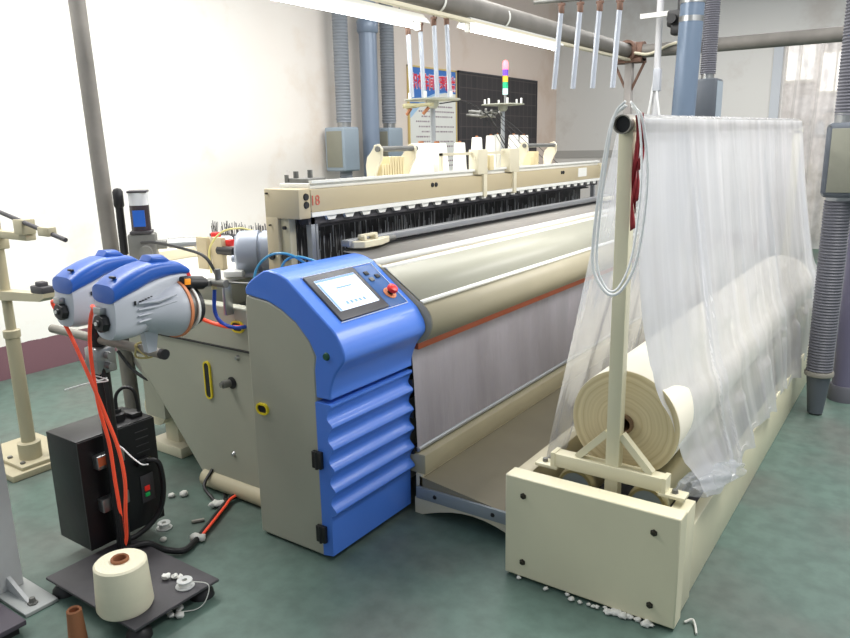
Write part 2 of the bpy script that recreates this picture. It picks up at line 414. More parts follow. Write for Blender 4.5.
# body between the plates
LP(MB().box(-3.3, -3.14, 2.13, 5.68, .25, .8), 'lower_body', olive)
LP(MB().box(-2.42, -2.0, 2.45, 5.66, .12, .9), 'inner_body', olive)
LP(MB().cyl((-2.78, 2.08, .045), (-2.215, 2.08, .045), .045).cyl((-2.79, 2.08, .045), (-2.78, 2.08, .045), .03, .045), 'foot_tube', creamd)
# slots with yellow rims, bolts and shaft in the end plate
def slot(x, z, w, h, rz=0):
    out = capsule(w, h); inn = capsule(w - .008, h - .008)
    b = MB(); V = []
    for (ring, yy) in ((out, 2.07), (out, 2.061), (inn, 2.061), (inn, 2.07)):
        V.append([(x + a, yy, z + c) for a, c in ring])
    b.loft(V, cap=False)
    r = LP(b, 'yellow_rim', yellow)
    LP(MB().prism([(x + a, z + c) for a, c in inn], 2.063, 2.069), 'slot_opening', black)
slot(-2.685, .56, .024, .092); slot(-2.45, .845, .040, .026)
LP(MB().lathe([(0, 0), (.028, 0), (.028, -.004), (0, -.004)], (-2.52, 2.069, .575), 'Y'), 'shaft_bore', black)
LP(MB().cyl((-2.53, 2.09, .572), (-2.54, 2.03, .572), .018).cyl((-2.54, 2.03, .572), (-2.542, 2.02, .572), .012), 'shaft', dsteel)
for x, z in ((-2.47, .70), (-2.55, .22), (-2.86, .86), (-3.05, .8)):
    LP(MB().lathe([(0, -.012), (.008, -.012), (.011, -.006), (.014, 0)], (x, 2.07, z), 'Y', 12), 'bolt', steel)
# deck and upper side box on the left
LP(MB().box(-3.62, -2.75, 2.08, 3.5, .86, .985, .006), 'deck', olive)
LP(MB().box(-3.62, -2.74, 2.07, 3.5, .985, 1.0, .004), 'deck_top', deckm)
LP(MB().box(-2.74, -2.71, 2.08, 2.6, .835, .845).box(-2.745, -2.72, 2.08, 2.6, .85, .87), 'deck_rail', steel)
LP(MB().box(-2.75, -2.45, 2.45, 3.2, .9, .985), 'deck_side_shelf', deckm)
# far warp beam region behind
LP(MB().cyl((-3.42, 2.3, .62), (-3.42, 5.6, .62), .28, seg=40), 'warp_beam', clothg)
LP(MB().box(-3.62, -3.5, 2.3, 5.7, 1.0, 1.06, .005), 'rear_rail', cream)
# end bracket of the head beam
hb = LP(MB().box(-2.462, -2.25, 2.285, 2.36, 1.30, 1.43, .006), 'beam_end_bracket', tan)
LP(MB().box(-2.462, -2.385, 2.285, 2.36, .98, 1.31, .005), 'bracket_post', tan)
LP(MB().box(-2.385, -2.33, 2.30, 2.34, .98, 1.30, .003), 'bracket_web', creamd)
for z, x, r in ((1.13, -2.36, .02), (1.13, -2.43, .016), (1.26, -2.355, .008), (1.27, -2.43, .004), (1.41, -2.44, .004)):
    LP(MB().lathe([(0, -.012), (r, -.012), (r, 0)], (x, 2.30 if x > -2.385 else 2.286, z), 'Y', 20), 'bolt_cap', black)
# head beam: face facing the weaver, in three lengths
for a, b in ((2.36, 3.86), (3.86, 4.24), (4.24, Y1)):
    LP(MB().box(-2.33, -2.25, a + .002, b - .002, 1.325, 1.425, .006), 'head_beam', tan)
for yy in (3.86, 4.24):
    LP(MB().box(-2.33, -2.235, yy - .02, yy + .02, 1.295, 1.45, .004), 'beam_joint', cream)
LP(MB().box(-2.36, -2.24, Y1, Y1 + .03, 1.30, 1.44, .004), 'beam_end_cap', cream)
LP(MB().box(-2.46, -2.27, 2.38, Y1, 1.425, 1.45, .004), 'beam_tray', white)
LP(MB().box(-2.275, -2.255, 2.38, Y1, 1.45, 1.462), 'tray_lip', white)
LP(MB().box(-2.262, -2.245, 2.36, Y1, 1.305, 1.325), 'beam_bottom_strip', white)
LP(MB().box(-2.33, -2.27, 2.36, Y1, 1.27, 1.31), 'heddle_rail', dkgrey)
for k in range(26):
    yy = 2.46 + k * .125
    LP(MB().prism([(yy, 1.306), (yy + .075, 1.306), (yy + .06, 1.284), (yy + .015, 1.284)], -2.30, -2.255, 'YZ'), 'rail_clip', white)
for yy in (2.315, 2.345):
    pass
for z in (1.395, 1.36):
    LP(MB().lathe([(0, .006), (.014, .006), (.016, 0)], (-2.25, 2.33, z), 'X', 20), 'rubber_cap', black)
for yy in (3.31, 3.345, 4.98, 5.01):
    LP(MB().lathe([(0, .006), (.011, .006), (.013, 0)], (-2.25, yy, 1.395), 'X', 16), 'rubber_cap', black)
# 18 painted on the beam
t18 = text('18', .062, mat('red_marker', s(200, 96, 80), .7), 'painted_number', (0, 0, 0), (0, 0, 0), None, ext=.0004)
t18.parent = loom; t18.location = (.052, -1.645, 1.356); t18.rotation_euler = (R(90), R(0), R(90))
LP(MB().box(-2.251, -2.248, 5.28, 5.44, 1.35, 1.415), 'paper_tag', white)
# heddles
LP(MB().box(-2.43, -2.40, 2.38, Y1 - .03, .98, 1.30), 'heddle_curtain', heddle, loc=(-2.41, 4, 1.1))
LP(MB().box(-2.5, -2.44, 2.38, Y1 - .03, .95, 1.30), 'heddle_back', beltm)
hw = MB()
for k in range(230):
    yy = 2.40 + k * .0143 + random.uniform(-.004, .004); dx = random.uniform(0, .05)
    z0 = 1.0 + random.uniform(0, .16); z1 = z0 + random.uniform(.03, .12)
    hw.box(-2.395 + dx, -2.393 + dx, yy, yy + .003, z0, min(z1, 1.27))
o = LP(hw, 'heddle_wires', silver); o['kind'] = 'stuff'
tm = MB()
for k in range(4): tm.box(-2.36 + .012 * k, -2.358 + .012 * k, 2.40, Y1 - .05, 1.255 - k * .003, 1.262 - k * .003)
LP(tm, 'heddle_bars', dkgrey)
LP(MB().box(-2.30, -2.27, 2.375, 2.40, 1.0, 1.30).box(-2.3, -2.285, 2.42, 2.435, 1.0, 1.3), 'guide_post', silver)
LP(MB().box(-2.30, -2.27, Y1 - .07, Y1 - .04, 1.08, 1.32), 'guide_post', silver)
# reed and its silver cap
LP(MB().box(-2.15, -2.10, 2.43, 5.62, 1.172, 1.202, .006), 'reed_cap', mat('grey_bar', s(140, 142, 146), .4, metal=.3))
LP(MB().box(-2.135, -2.12, 2.43, 5.62, 1.08, 1.165), 'reed', beltm)
LP(MB().box(-2.35, -2.14, 2.4, 5.66, 1.03, 1.06), 'sley', dkgrey)
# cloth and breast plates
def strip(name, prof, m, y0=2.423, y1=Y1 - .02, th=.004, **k):
    """sheet swept along the loom from an XZ profile"""
    b = MB(); V = [[b.bm.verts.new((x, y, z)) for x, z in prof] for y in (y0, y1)]
    for i in range(len(prof) - 1): b.bm.faces.new((V[0][i], V[0][i + 1], V[1][i + 1], V[1][i]))
    return LP(b, name, m, solid=th, **k)
strip('cloth_on_loom', [(-2.13, 1.155), (-2.08, 1.15), (-1.97, 1.125)], clothg)
strip('breast_edge_highlight', [(-1.97, 1.128), (-1.955, 1.126), (-1.945, 1.114), (-1.94, 1.10)], white)  # edge coloured white to paint the highlight along it
strip('breast_channel', [(-1.945, 1.105), (-1.915, 1.096)], tan)
strip('breast_edge_highlight', [(-1.915, 1.106), (-1.895, 1.102), (-1.885, 1.09)], white)  # second edge, its highlight also put in as white
strip('breast_plate', [(-1.89, 1.092), (-1.72, .972)], breastm)
strip('cover_highlight', [(-1.72, .976), (-1.708, .972), (-1.70, .962)], white)  # thin white strip paints the highlight line along the cover
breast2 = mat('cover_paint', s(174, 166, 141), .42, var=.05)
cv = [(-1.703, .965)]
for k in range(15):
    a = R(48 - k * 8.0); cv.append((-1.80 + .14 * math.cos(a), .882 + .105 * math.sin(a)))
strip('round_cover', cv, breast2)
LP(MB().prism([(-1.97, 1.122), (-1.90, 1.090), (-1.72, .968)] + cv + [(-1.95, .79), (-2.1, .79), (-2.1, 1.12)], 2.4215, 2.44), 'cover_end', breast2)
LP(MB().box(-1.79, -1.752, 2.45, Y1 - .03, .748, .778, .003), 'orange_bar', rust)
def hang(u, v):
    y = 2.424 + (5.68 - 2.424) * u
    return (-1.770 + .004 * math.sin(u * 33 + v) * math.sin(v * 3) + .0035 * math.sin(u * 70 + v * 5) * (1 - v) ** 2 + .02 * v, y, .752 - .46 * v + .004 * math.sin(u * 14))
LP(MB().grid(hang, 140, 24), 'hanging_film', grayfilm)
LP(MB().box(-1.86, -1.84, 2.44, 5.68, .28, .76), 'film_backing', mat('backing_grey', s(96, 94, 96), .7))  # plain dark grey sheet behind the hanging film
LP(MB().box(-1.79, -1.755, 2.43, 5.68, .285, .303), 'lower_ledge', dkgrey)
LP(MB().cyl((-1.752, 2.43, .296), (-1.752, 5.68, .296), .011), 'lower_bar', silver)
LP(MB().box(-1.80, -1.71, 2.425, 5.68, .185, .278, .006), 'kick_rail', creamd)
LP(MB().box(-2.1, -1.83, 2.45, 5.66, .12, .5), 'front_body', olive)
# temple bracket on the cloth, near end
tp = MB().prism([(-2.13, 0), (-2.09, .0), (-2.05, .03), (-2.05, .15), (-2.09, .26), (-2.13, .20)], 1.165, 1.195, 'XY')
for v in tp.bm.verts: v.co.y += 2.45
LP(tp, 'temple', cream, bevel=.004)
LP(MB().box(-2.11, -2.07, 2.50, 2.52, 1.195, 1.215, .003).box(-2.11, -2.07, 2.58, 2.60, 1.195, 1.215, .003).box(-2.10, -2.08, 2.49, 2.61, 1.21, 1.222, .003), 'temple_clamp', cream)
LP(MB().cyl((-2.10, 2.70, 1.18), (-2.10, 2.76, 1.18), .012), 'temple_pin', dsteel)
LP(MB().box(-2.13, -2.07, 5.40, 5.60, 1.165, 1.19, .006), 'temple', cream)
# handle brackets on the head beam
def handle_bracket(y, w):
    for yy in (y, y + w - .018):
        h = MB()
        pr = [(0, 0), (.05, 0), (.055, .06), (.045, .10), (.02, .125), (.0, .15), (.0, .16), (-.03, .165), (-.05, .14), (-.045, .09), (-.02, .05)]
        h.prism([(-2.36 - a, 1.45 + c) for a, c in pr], yy, yy + .018)
        LP(h, 'handle_bracket', cream, bevel=.003)
    LP(MB().cyl((-2.33, y - .01, 1.59), (-2.33, y + w + .02, 1.59), .014), 'handle_bar', dsteel)
handle_bracket(2.95, .31); handle_bracket(4.55, .48)
for y, n in ((2.99, 9), (4.66, 6)):
    for k in range(n):
        hh = .045 + .035 * (k > n // 2 - 2)
        LP(MB().box(-2.44, -2.34, y + k * .022, y + k * .022 + .016, 1.45, 1.45 + hh + .02, .002), 'heddle_end_board', wood)
# small cream frame at the middle of the beam
LP(MB().box(-2.29, -2.275, 3.44, 4.2, 1.545, 1.56).box(-2.29, -2.275, 3.44, 3.455, 1.45, 1.56), 'sensor_rail', cream)
LP(MB().box(-2.30, -2.232, 3.77, 3.88, 1.43, 1.575, .004), 'sensor_housing', cream)
LP(MB().box(-2.30, -2.232, 4.16, 4.29, 1.43, 1.575, .004), 'sensor_housing', cream)
LP(MB().box(-2.26, -2.24, 3.92, 3.97, 1.45, 1.54, .003), 'sensor_tag', wood)
# small things at the left end of the head beam
LP(MB().box(-2.44, -2.3, 2.40, 2.52, 1.45, 1.47, .003).cyl((-2.40, 2.43, 1.46), (-2.40, 2.43, 1.50), .012).cyl((-2.36, 2.48, 1.46), (-2.36, 2.48, 1.505), .012).cyl((-2.43, 2.40, 1.45), (-2.43, 2.40, 1.485), .01), 'adjusting_screws', dsteel)
# treadle plate and lower front
tread = MB().prism([(-1.74, .10), (-1.22, .095), (-1.22, .112), (-1.74, .175)], 2.42, 5.66)
LP(tread, 'tread_plate', mat('dull_tread_paint', s(150, 142, 120), .55, var=.12, scale=3))
LP(MB().box(-1.76, -1.722, 2.42, 5.66, .10, .186, .003), 'tread_upstand', cream)
LP(MB().box(-1.75, -1.24, 2.405, 2.42, .075, .13, .002), 'steel_edge', mat('steel_strip_grey', s(150, 158, 162), .45))
for x in (-1.65, -1.36): LP(MB().lathe([(0, -.004), (.008, -.004), (.01, 0)], (x, 2.405, .103), 'Y', 12), 'rivet', black)
arc = [(-1.76, .075), (-1.20, .075), (-1.20, -.0), (-1.23, .0)]
for k in range(9):
    t = k / 8; arc.append((-1.24 - .44 * t, .0 + .065 * math.sin(PI * (.08 + .84 * t))))
arc += [(-1.72, .0), (-1.76, .0)]
LP(MB().prism(arc, 2.41, 2.44), 'arched_skirt', cream)
LP(MB().cyl((-1.225, 2.38, .05), (-1.22, 2.38, .20), .012).box(-1.24, -1.2, 2.37, 2.40, .10, .16, .004), 'pedal_link', black)
# motor on the deck
mo = LP(MB().lathe([(0, 0), (.09, 0), (.105, .012), (.11, .03), (.11, .11), (.098, .115), (.098, .125), (.108, .13), (.108, .24), (.09, .26), (0, .262)], (-2.82, 2.44, 1.115), 'Y', 40), 'motor', motorg, loc=(-2.82, 2.44, 1.115))
mo.location = (-2.80, 2.40, 1.105); mo.rotation_euler = (0, 0, R(-52))
def deg(o, z): o.rotation_euler = (0, 0, z); return o
LP(MB().box(-.06, .06, .03, .2, -.115, -.09, .005), 'motor_foot', motorg, mo)
for bx, bz in ((-.05, .06), (.06, -.02), (-.03, -.07)): LP(MB().cyl((bx, -.018, bz), (bx, .02, bz), .018), 'motor_boss', motorg, mo)
LP(MB().box(.05, .13, -.05, .04, -.10, -.07, .004), 'motor_terminal_box', white, mo)
LP(MB().box(-3.14, -3.06, 2.42, 2.45, .99, 1.165, .003), 'bracket_plate', tan)
LP(MB().box(-3.05, -2.965, 2.44, 2.47, .99, 1.165, .003), 'bracket_plate', tan)
LP(MB().box(-3.12, -3.08, 2.50, 2.54, 1.14, 1.18, .006), 'red_valve', redm)
LP(MB().box(-2.96, -2.925, 2.46, 2.5, 1.12, 1.155, .006), 'red_valve', redm)
LP(MB().cyl((-3.0, 2.45, 1.10), (-2.88, 2.45, 1.10), .022), 'black_coupling', black)
LP(MB().cyl((-2.90, 2.16, 1.0), (-2.885, 2.16, 1.05), .03, .008), 'red_valve', redm)
LP(MB().cyl((-3.62, 2.6, 1.06), (-3.42, 2.9, 1.06), .05), 'side_cylinder', steel)
LP(MB().tube(spline([(-2.95, 2.35, 1.0), (-2.96, 2.36, 1.12), (-2.91, 2.4, 1.2), (-2.80, 2.42, 1.225), (-2.74, 2.46, 1.21)]), .005, 8), 'yellow_lead', mat('pale_yellow', s(226, 216, 140), .4))
LP(MB().tube(spline([(-3.36, 2.25, 1.14), (-3.245, 2.25, 1.148), (-3.007, 2.25, 1.13), (-2.86, 2.25, 1.10), (-2.78, 2.25, 1.01)]), .008, 8), 'black_lead', cabl)
br_ = MB()
for k in range(150):
    x = -3.60 + random.uniform(0, 1.0); br_.tube([(x, 2.9, 1.10), (x + random.uniform(-.015, .015), 2.9, 1.10 + random.uniform(.05, .09))], .0022, 4)
br_.box(-3.6, -2.6, 2.88, 2.92, 1.0, 1.11)
LP(br_, 'dropper_comb', dkgrey)
LP(MB().tube(spline([(-2.40, 2.12, 1.0), (-2.38, 2.14, 1.10), (-2.31, 2.16, 1.16), (-2.22, 2.18, 1.165), (-2.15, 2.22, 1.12)]), .0055, 8), 'cyan_air_hose', cyanh)
LP(MB().tube(spline([(-2.28, 2.17, 1.08), (-2.24, 2.18, 1.14), (-2.18, 2.2, 1.155), (-2.10, 2.24, 1.13)]), .0055, 8), 'cyan_air_hose', cyanh)
LP(MB().tube(spline([(-2.50, 2.0, 1.02), (-2.51, 2.0, .92), (-2.48, 2.01, .87), (-2.42, 2.03, .853), (-2.40, 2.08, .85)]), .0085, 10), 'blue_air_hose', blueh)
LP(MB().tube(spline([(-2.60, 1.9, 1.0), (-2.62, 1.95, .92), (-2.56, 1.99, .875), (-2.45, 2.02, .855), (-2.41, 2.08, .85)]), .0085, 10), 'red_air_hose', redh)
LP(MB().cyl((-2.50, 2.0, 1.02), (-2.50, 2.0, 1.06), .012), 'hose_fitting', brass)
LP(MB().cyl((-2.62, 1.98, 1.05), (-2.30, 2.04, 1.055), .0045).box(-2.60, -2.5, 1.97, 2.0, 1.035, 1.06, .004).cyl((-2.47, 2.0, 1.04), (-2.47, 2.0, 1.11), .013).cyl((-2.53, 2.0, 1.05), (-2.42, 2.0, 1.05), .017), 'weft_nozzle', dsteel)
LP(MB().box(-2.49, -2.47, 2.03, 2.07, .90, 1.04, .003), 'nozzle_bracket', steel)
# black machinery seen beneath the left end
junk = MB()
for k in range(22):
    x, y, z = -3.62 + random.uniform(0, .3), 2.28 + random.uniform(0, .3), .02 + random.uniform(0, .5)
    junk.box(x, x + random.uniform(.04, .12), y, y + .1, z, z + random.uniform(.03, .1), .006)
LP(junk, 'lower_mechanism', black)
LP(MB().box(-3.34, -3.22, 2.25, 2.45, .0, .5, .02).box(-3.42, -3.14, 2.2, 2.5, 0, .06, .01).lathe([(0, 0), (.09, 0), (.09, .06), (0, .06)], (-3.3, 2.18, .26), 'Y', 20), 'machine_foot', cream)
LP(MB().tube(spline([(-3.75, 2.2, .62), (-3.45, 2.18, .60), (-3.2, 2.2, .57)]), .012, 8).tube(spline([(-3.45, 2.1, .58), (-3.35, 2.12, .48), (-3.2, 2.15, .42)]), .009, 8), 'lower_lead', cabl)

# oil cup with blue label standing on the deck, left
oc = empty('oil_reservoir', 'clear dark oil reservoir with a blue label on the loom deck left end', 'reservoir', (-3.48, 2.34, .99), R(48))
MB().lathe([(0, .20), (.05, .20), (.05, .335), (0, .335)], seg=24).build('dark_tank', mat('dark_oil', s(60, 52, 56), .2), oc)
MB().lathe([(0, .335), (.05, .335), (.05, .40), (0, .40)], seg=24).build('clear_top', mat('clear_grey_top', s(206, 208, 212), .2), oc)
MB().box(-.05, .05, -.05, .05, .40, .412, .004).build('cap_plate', dkgrey, oc)
MB().box(-.055, .055, -.055, .055, .185, .20, .004).build('base_plate', dkgrey, oc)
MB().box(-.03, .03, -.056, -.050, .225, .31).build('blue_label', bluef, oc)
MB().box(-.07, .07, -.05, .05, .0, .185, .01).cyl((.02, -.05, .09), (.02, -.10, .09), .035).cyl((.07, 0, .12), (.12, 0, .12), .025).build('valve_block', dsteel, oc)
bp = empty('black_lever', 'black round-tipped rod standing beside the oil reservoir', 'lever', (-3.60, 2.3, .96))
MB().tube([(0, 0, 0), (0, 0, .42)], [.022, .02], 14).build('rod', black, bp)
MB().lathe([(0, .455), (.018, .45), (.027, .435), (.027, .36), (.02, .35)], seg=16).build('grip', black, bp)

# ------------------------------------------------------------------ control cabinet
cab = empty('control_cabinet', 'beige and blue control cabinet with touch screen and wavy blue door', 'cabinet', (0, 0, 0))
def CP(mb, name, m, parent=None, **k):
    o = mb.build(name, m, parent or cab, **k); return o
YA, YB = 1.9, 2.42
outer = spline([(-2.192, 0, 1.071), (-2.158, 0, 1.105), (-2.085, 0, 1.147)], 3) + spline([(-2.06, 0, 1.152), (-2.01, 0, 1.146), (-1.965, 0, 1.130)], 4) + spline([(-1.962, 0, 1.1285), (-1.90, 0, 1.081), (-1.80, 0, 1.004), (-1.738, 0, .956)], 3) + spline([(-1.728, 0, .946), (-1.706, 0, .912), (-1.694, 0, .888)], 3)
outer += spline([(-1.689, 0, .870), (-1.692, 0, .845), (-1.715, 0, .815), (-1.735, 0, .79), (-1.752, 0, .755), (-1.765, 0, .715), (-1.766, 0, .682)], 3)
inner = [(-1.84, .682), (-1.84, .79), (-1.83, .845), (-1.862, .90), (-1.925, .962), (-2.0, 1.005), (-2.07, 1.03), (-2.19, 1.045)]
hood = [(p[0], p[2]) for p in outer] + inner
CP(MB().prism(hood, YA, YB), 'blue_hood', blue, bevel=.006)
beige = [(-2.205, .012), (-1.842, .012), (-1.842, .79), (-1.833, .843), (-1.864, .898), (-1.927, .960), (-2.0, 1.003), (-2.07, 1.028), (-2.19, 1.043), (-2.2, 1.0)]
CP(MB().prism(beige, YA + .003, YB - .003), 'side_panel', olive, bevel=.006)
# wavy door
wv = [(-1.842, .665), (-1.765, .665)]
n = 60
for k in range(n + 1):
    z = .655 - k * (.655 - .215) / n
    ph = (z - .215) / .088 * 2 * PI
    wv.append((-1.776 + .012 * (math.sin(ph + 1.2) + .25 * math.sin(2 * ph)), z))
wv += [(-1.788, .20), (-1.790, .03), (-1.842, .02)]
CP(MB().prism(wv, YA - .004, YB - .002), 'wavy_door', blue)
for z in (.433, .118):
    h = CP(MB().box(-1.862, -1.815, YA - .022, YA - .004, z - .035, z + .035, .003).cyl((-1.838, YA - .02, z - .036), (-1.838, YA - .02, z + .036), .007), 'hinge', black)
for z in (.60, .46, .29):
    CP(MB().box(-1.80, -1.765, YB - .002, YB + .012, z - .018, z + .018, .003), 'door_catch', black)
CP(MB().lathe([(0, -.008), (.012, -.008), (.016, 0)], (-1.775, YA, .853), 'Y', 20), 'green_button', mat('dark_green_knob', s(30, 84, 60), .4))
CP(MB().cyl((-1.76, YB + .0, .80), (-1.76, YB + .03, .80), .018), 'side_knob', black)
o = capsule(.034, .024); i_ = capsule(.026, .016)
CP(MB().loft([[(-2.14 + a, y, .578 + c) for a, c in rg] for rg, y in ((o, YA + .004), (o, YA - .007), (i_, YA - .007), (i_, YA + .004))], cap=False), 'yellow_rim', yellow)
CP(MB().prism([(-2.14 + a, .578 + c) for a, c in i_], YA - .002, YA + .002), 'cable_hole', black)
# touch screen lying on the sloping hood.  local frame: u along +Y, v down the slope
pA = Vector((-1.962, 0, 1.1285)); pB = Vector((-1.738, 0, .956))
dv = (pB - pA).normalized(); nv = Vector((-dv.z, 0, dv.x)); nv = nv if nv.z > 0 else -nv
Ms = Matrix(((0, dv.x, nv.x, 0), (1, dv.y, nv.y, 0), (0, dv.z, nv.z, 0), (0, 0, 0, 1)))
mid = (pA + pB) / 2 + dv * -.002 + nv * .003
Ms = Matrix.Translation((mid.x, 2.115, mid.z)) @ Ms
def SP(mb, name, m, parent=None, **k):
    bmesh.ops.transform(mb.bm, matrix=Ms, verts=mb.bm.verts[:])
    return mb.build(name, m, parent or cab, **k)
sc = SP(MB().box(-.145, .145, -.118, .118, -.030, .006, .003), 'screen_bezel', mat('bezel_grey', s(66, 66, 70), .4))
ui_bg = mat('screen_white', s(225, 235, 250), .2, emit=s(222, 234, 252), es=.75)
ui_b = mat('screen_blue', s(120, 150, 220), .2, emit=s(130, 160, 225), es=.6)
ui_c = mat('screen_pale', s(200, 225, 240), .2, emit=s(196, 222, 245), es=.7)
SP(MB().box(-.115, .118, -.088, .078, .006, .0075), 'screen_glass', ui_bg, sc)
u = MB().box(-.114, .117, -.087, -.076, .0076, .008).box(-.114, -.102, -.07, .077, .0076, .008).box(-.04, .05, -.035, -.027, .0076, .0082)
SP(u, 'screen_bars', ui_b, sc)
u = MB()
for k in range(5): u.box(-.055 + k * .025, -.040 + k * .025, .040, .056, .0076, .008)
SP(u, 'screen_icons', ui_b, sc)
SP(MB().box(-.085, -.06, -.04, -.02, .0076, .008).box(.07, .09, .0, .02, .0076, .008).box(-.03, -.01, .0, .015, .0076, .008), 'screen_fields', ui_c, sc)
kp = SP(MB().box(.152, .266, -.118, .118, -.026, .001, .003), 'key_panel', bluep)
for (a, b) in ((.188, -.072), (.188, -.035), (.235, -.045)):
    SP(MB().box(a - .013, a + .013, b - .010, b + .010, .001, .006, .002), 'key', [black, dsteel, dkgrey][int(b * 1000) % 3], kp)
MB_ = MB().lathe([(0, .001), (.030, .001), (.030, .004), (.012, .005)], (.215, .055, 0), 'Z', 28)
SP(MB_, 'button_collar', orange, kp)
es = SP(MB().lathe([(.013, .004), (.012, .022), (0, .022)], (.215, .055, 0), 'Z', 20), 'stop_stem', black, kp)
SP(MB().lathe([(.010, .018), (.022, .020), (.024, .027), (.021, .036), (.010, .041), (0, .042)], (.215, .055, 0), 'Z', 28), 'stop_button', redm, kp)
lines = MB().box(-.15, .268, .1225, .124, -.010, .0015).box(-.15, .268, -.125, -.1235, -.010, .0015).box(.2675, .269, -.12, .12, -.01, .0015)
SP(lines, 'white_outline', white)

# ------------------------------------------------------------------ cloth batching frame on the right
bt = empty('batching_frame', 'cream steel batching frame with tall posts and white front box on the floor', 'rolling frame', (0, 0, 0))
def BP(mb, name, m, **k): return mb.build(name, m, bt, **k)
BP(MB().box(-1.19, -.55, 2.2, 2.275, .012, .415), 'front_panel', framep, bevel=.005)
for x, z in ((-1.115, .345), (-1.115, .075), (-.635, .345), (-.635, .075)):
    BP(MB().lathe([(0, -.010), (.0075, -.010), (.0085, -.004), (.0125, -.003), (.0125, 0)], (x, 2.2, z), 'Y', 6), 'bolt', mat('bolt_%d' % int(-x * 100 + z * 10), s(70, 66, 58), .4, metal=.7))
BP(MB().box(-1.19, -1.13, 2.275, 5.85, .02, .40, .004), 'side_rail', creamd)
BP(MB().box(-.61, -.57, 2.275, 5.85, .0, .27, .004), 'side_rail', framep)
BP(MB().box(-.615, -.556, 2.27, 2.40, .02, .395, .003), 'corner_block', framep)
BP(MB().box(-1.19, -.57, 5.80, 5.86, .02, .40, .004), 'rear_panel', framep)
BP(MB().box(-1.13, -.61, 2.275, 5.8, .03, .06), 'bottom_tray', dkgrey)
for yy in (2.35, 5.72):
    BP(MB().box(-1.06, -.645, yy - .027, yy + .027, .430, .482, .003).box(-1.13, -1.04, yy - .030, yy + .030, .418, .430, .002).box(-.665, -.575, yy - .030, yy + .030, .418, .430, .002)
       .box(-1.066, -1.05, yy - .029, yy + .029, .418, .484).box(-.655, -.64, yy - .029, yy + .029, .418, .484), 'cross_member', framep)
    for x in (-1.10, -.615): BP(MB().lathe([(0, .012), (.010, .012), (.012, 0)], (x, yy, .43), 'Z', 6), 'bolt', dsteel)
    b = MB().box(-.858, -.810, yy - .022, yy + .022, .30, 1.66, .002)
    BP(b, 'post', framep)
    BP(MB().prism([(-.834 + .03 * math.cos(R(a)), 1.648 + .035 * math.sin(R(a))) for a in range(-20, 201, 20)], yy - .022, yy + .022), 'post_head', framep)
    for sx in (-1, 1):
        p0 = Vector((-.834 + sx * .024, yy, .60)); p1 = Vector((-.834 + sx * .135, yy, .482))
        d = (p1 - p0).normalized(); nn = Vector((-d.z, 0, d.x)) * .012
        BP(MB().prism([((p0 + nn).x, (p0 + nn).z), ((p1 + nn).x, (p1 + nn).z), ((p1 - nn).x, (p1 - nn).z), ((p0 - nn).x, (p0 - nn).z)], yy - .015, yy + .015), 'brace', framep)
BP(MB().lathe([(.026, 2.30), (.030, 2.30), (.030, 5.75), (.026, 5.75)], (-.838, 0, 1.655), 'Y', 28, closed=True), 'top_bar', galv)
tb_ = bpy.data.objects['top_bar']
for v in tb_.data.vertices: v.co.z += .013 * (v.co.y - 2.3)
BP(MB().cyl((-.838, 2.318, 1.655), (-.838, 2.322, 1.655), .0262), 'bar_hollow_shade', black)  # black disc painting the darkness inside the open bar end
for x in (-.985, -.715):
    BP(MB().lathe([(0, 2.37), (.066, 2.37), (.073, 2.38), (.073, 2.40), (.062, 2.42), (.062, 5.66), (0, 5.66)], (x, 0, .345), 'Y', 36), 'support_roller', brass)
    BP(MB().lathe([(0, 2.362), (.014, 2.362), (.014, 2.368), (.056, 2.368), (.056, 2.374)], (x, 0, .345), 'Y', 30), 'roller_disc', boxg)
# cloth roll, resting on the two rollers
RC = (-.834, 0, .607)
cr = empty('cloth_roll', 'large roll of cream woven cloth resting in the batching frame', 'cloth roll', (0, 0, 0))
MB().lathe([(.1955, 2.441), (.199, 2.444), (.199, 5.60), (.035, 5.60)], RC, 'Y', 96).build('wound_cloth', clothm, cr)
o = MB().lathe([(.036, 2.44), (.198, 2.44), (.198, 2.446)], RC, 'Y', 96).build('roll_face', rollend, cr, loc=(RC[0], 2.44, RC[2]))
MB().lathe([(.026, 2.425), (.036, 2.425), (.036, 5.62), (.026, 5.62)], RC, 'Y', 32, closed=True).build('core_tube', mat('core_brown', s(120, 96, 70), .7), cr)

# plastic film draped over the top bar
def side_right(v, u):
    """profile in XZ for v 0..1 from the bar over the roll to the hem; u along the loom"""
    cx, cz, rr = RC[0], RC[2], .212
    hemz = .27 + .05 * math.sin(u * 7) + .10 * max(0, 1 - u * 7)
    hemx = -.535 - .06 * u
    pts = [(-.803, 1.685), (-.775, 1.45), (-.742, 1.20), (-.708, .98), (-.672, .78), (-.638, .66), (-.60, .50), ((-.60 + hemx) / 2, (.5 + hemz) / 2), (hemx, hemz)]
    f = v * (len(pts) - 1); i = min(int(f), len(pts) - 2); t = f - i
    a, b = pts[i], pts[i + 1]; x = a[0] + (b[0] - a[0]) * t; z = a[1] + (b[1] - a[1]) * t
    d = math.hypot(x - cx, z - cz)
    if d < rr: x = cx + (x - cx) * rr / d; z = cz + (z - cz) * rr / d
    return x, z
def folds(y, v, seed, amp):
    a = 0
    for k, (f, p) in enumerate(((5.1, .3), (9.7, 1.9), (17.3, 4.0), (31, 2.2))):
        a += math.sin(f * y + p + seed + 1.3 * math.sin(1.7 * y + v * (1.2 + k * .4) + seed)) / (1 + k * .55)
    sharp = max(0, math.sin(4.3 * y + seed + .35 * v)) ** 14 * 1.6
    return amp * (a * .55 + sharp)
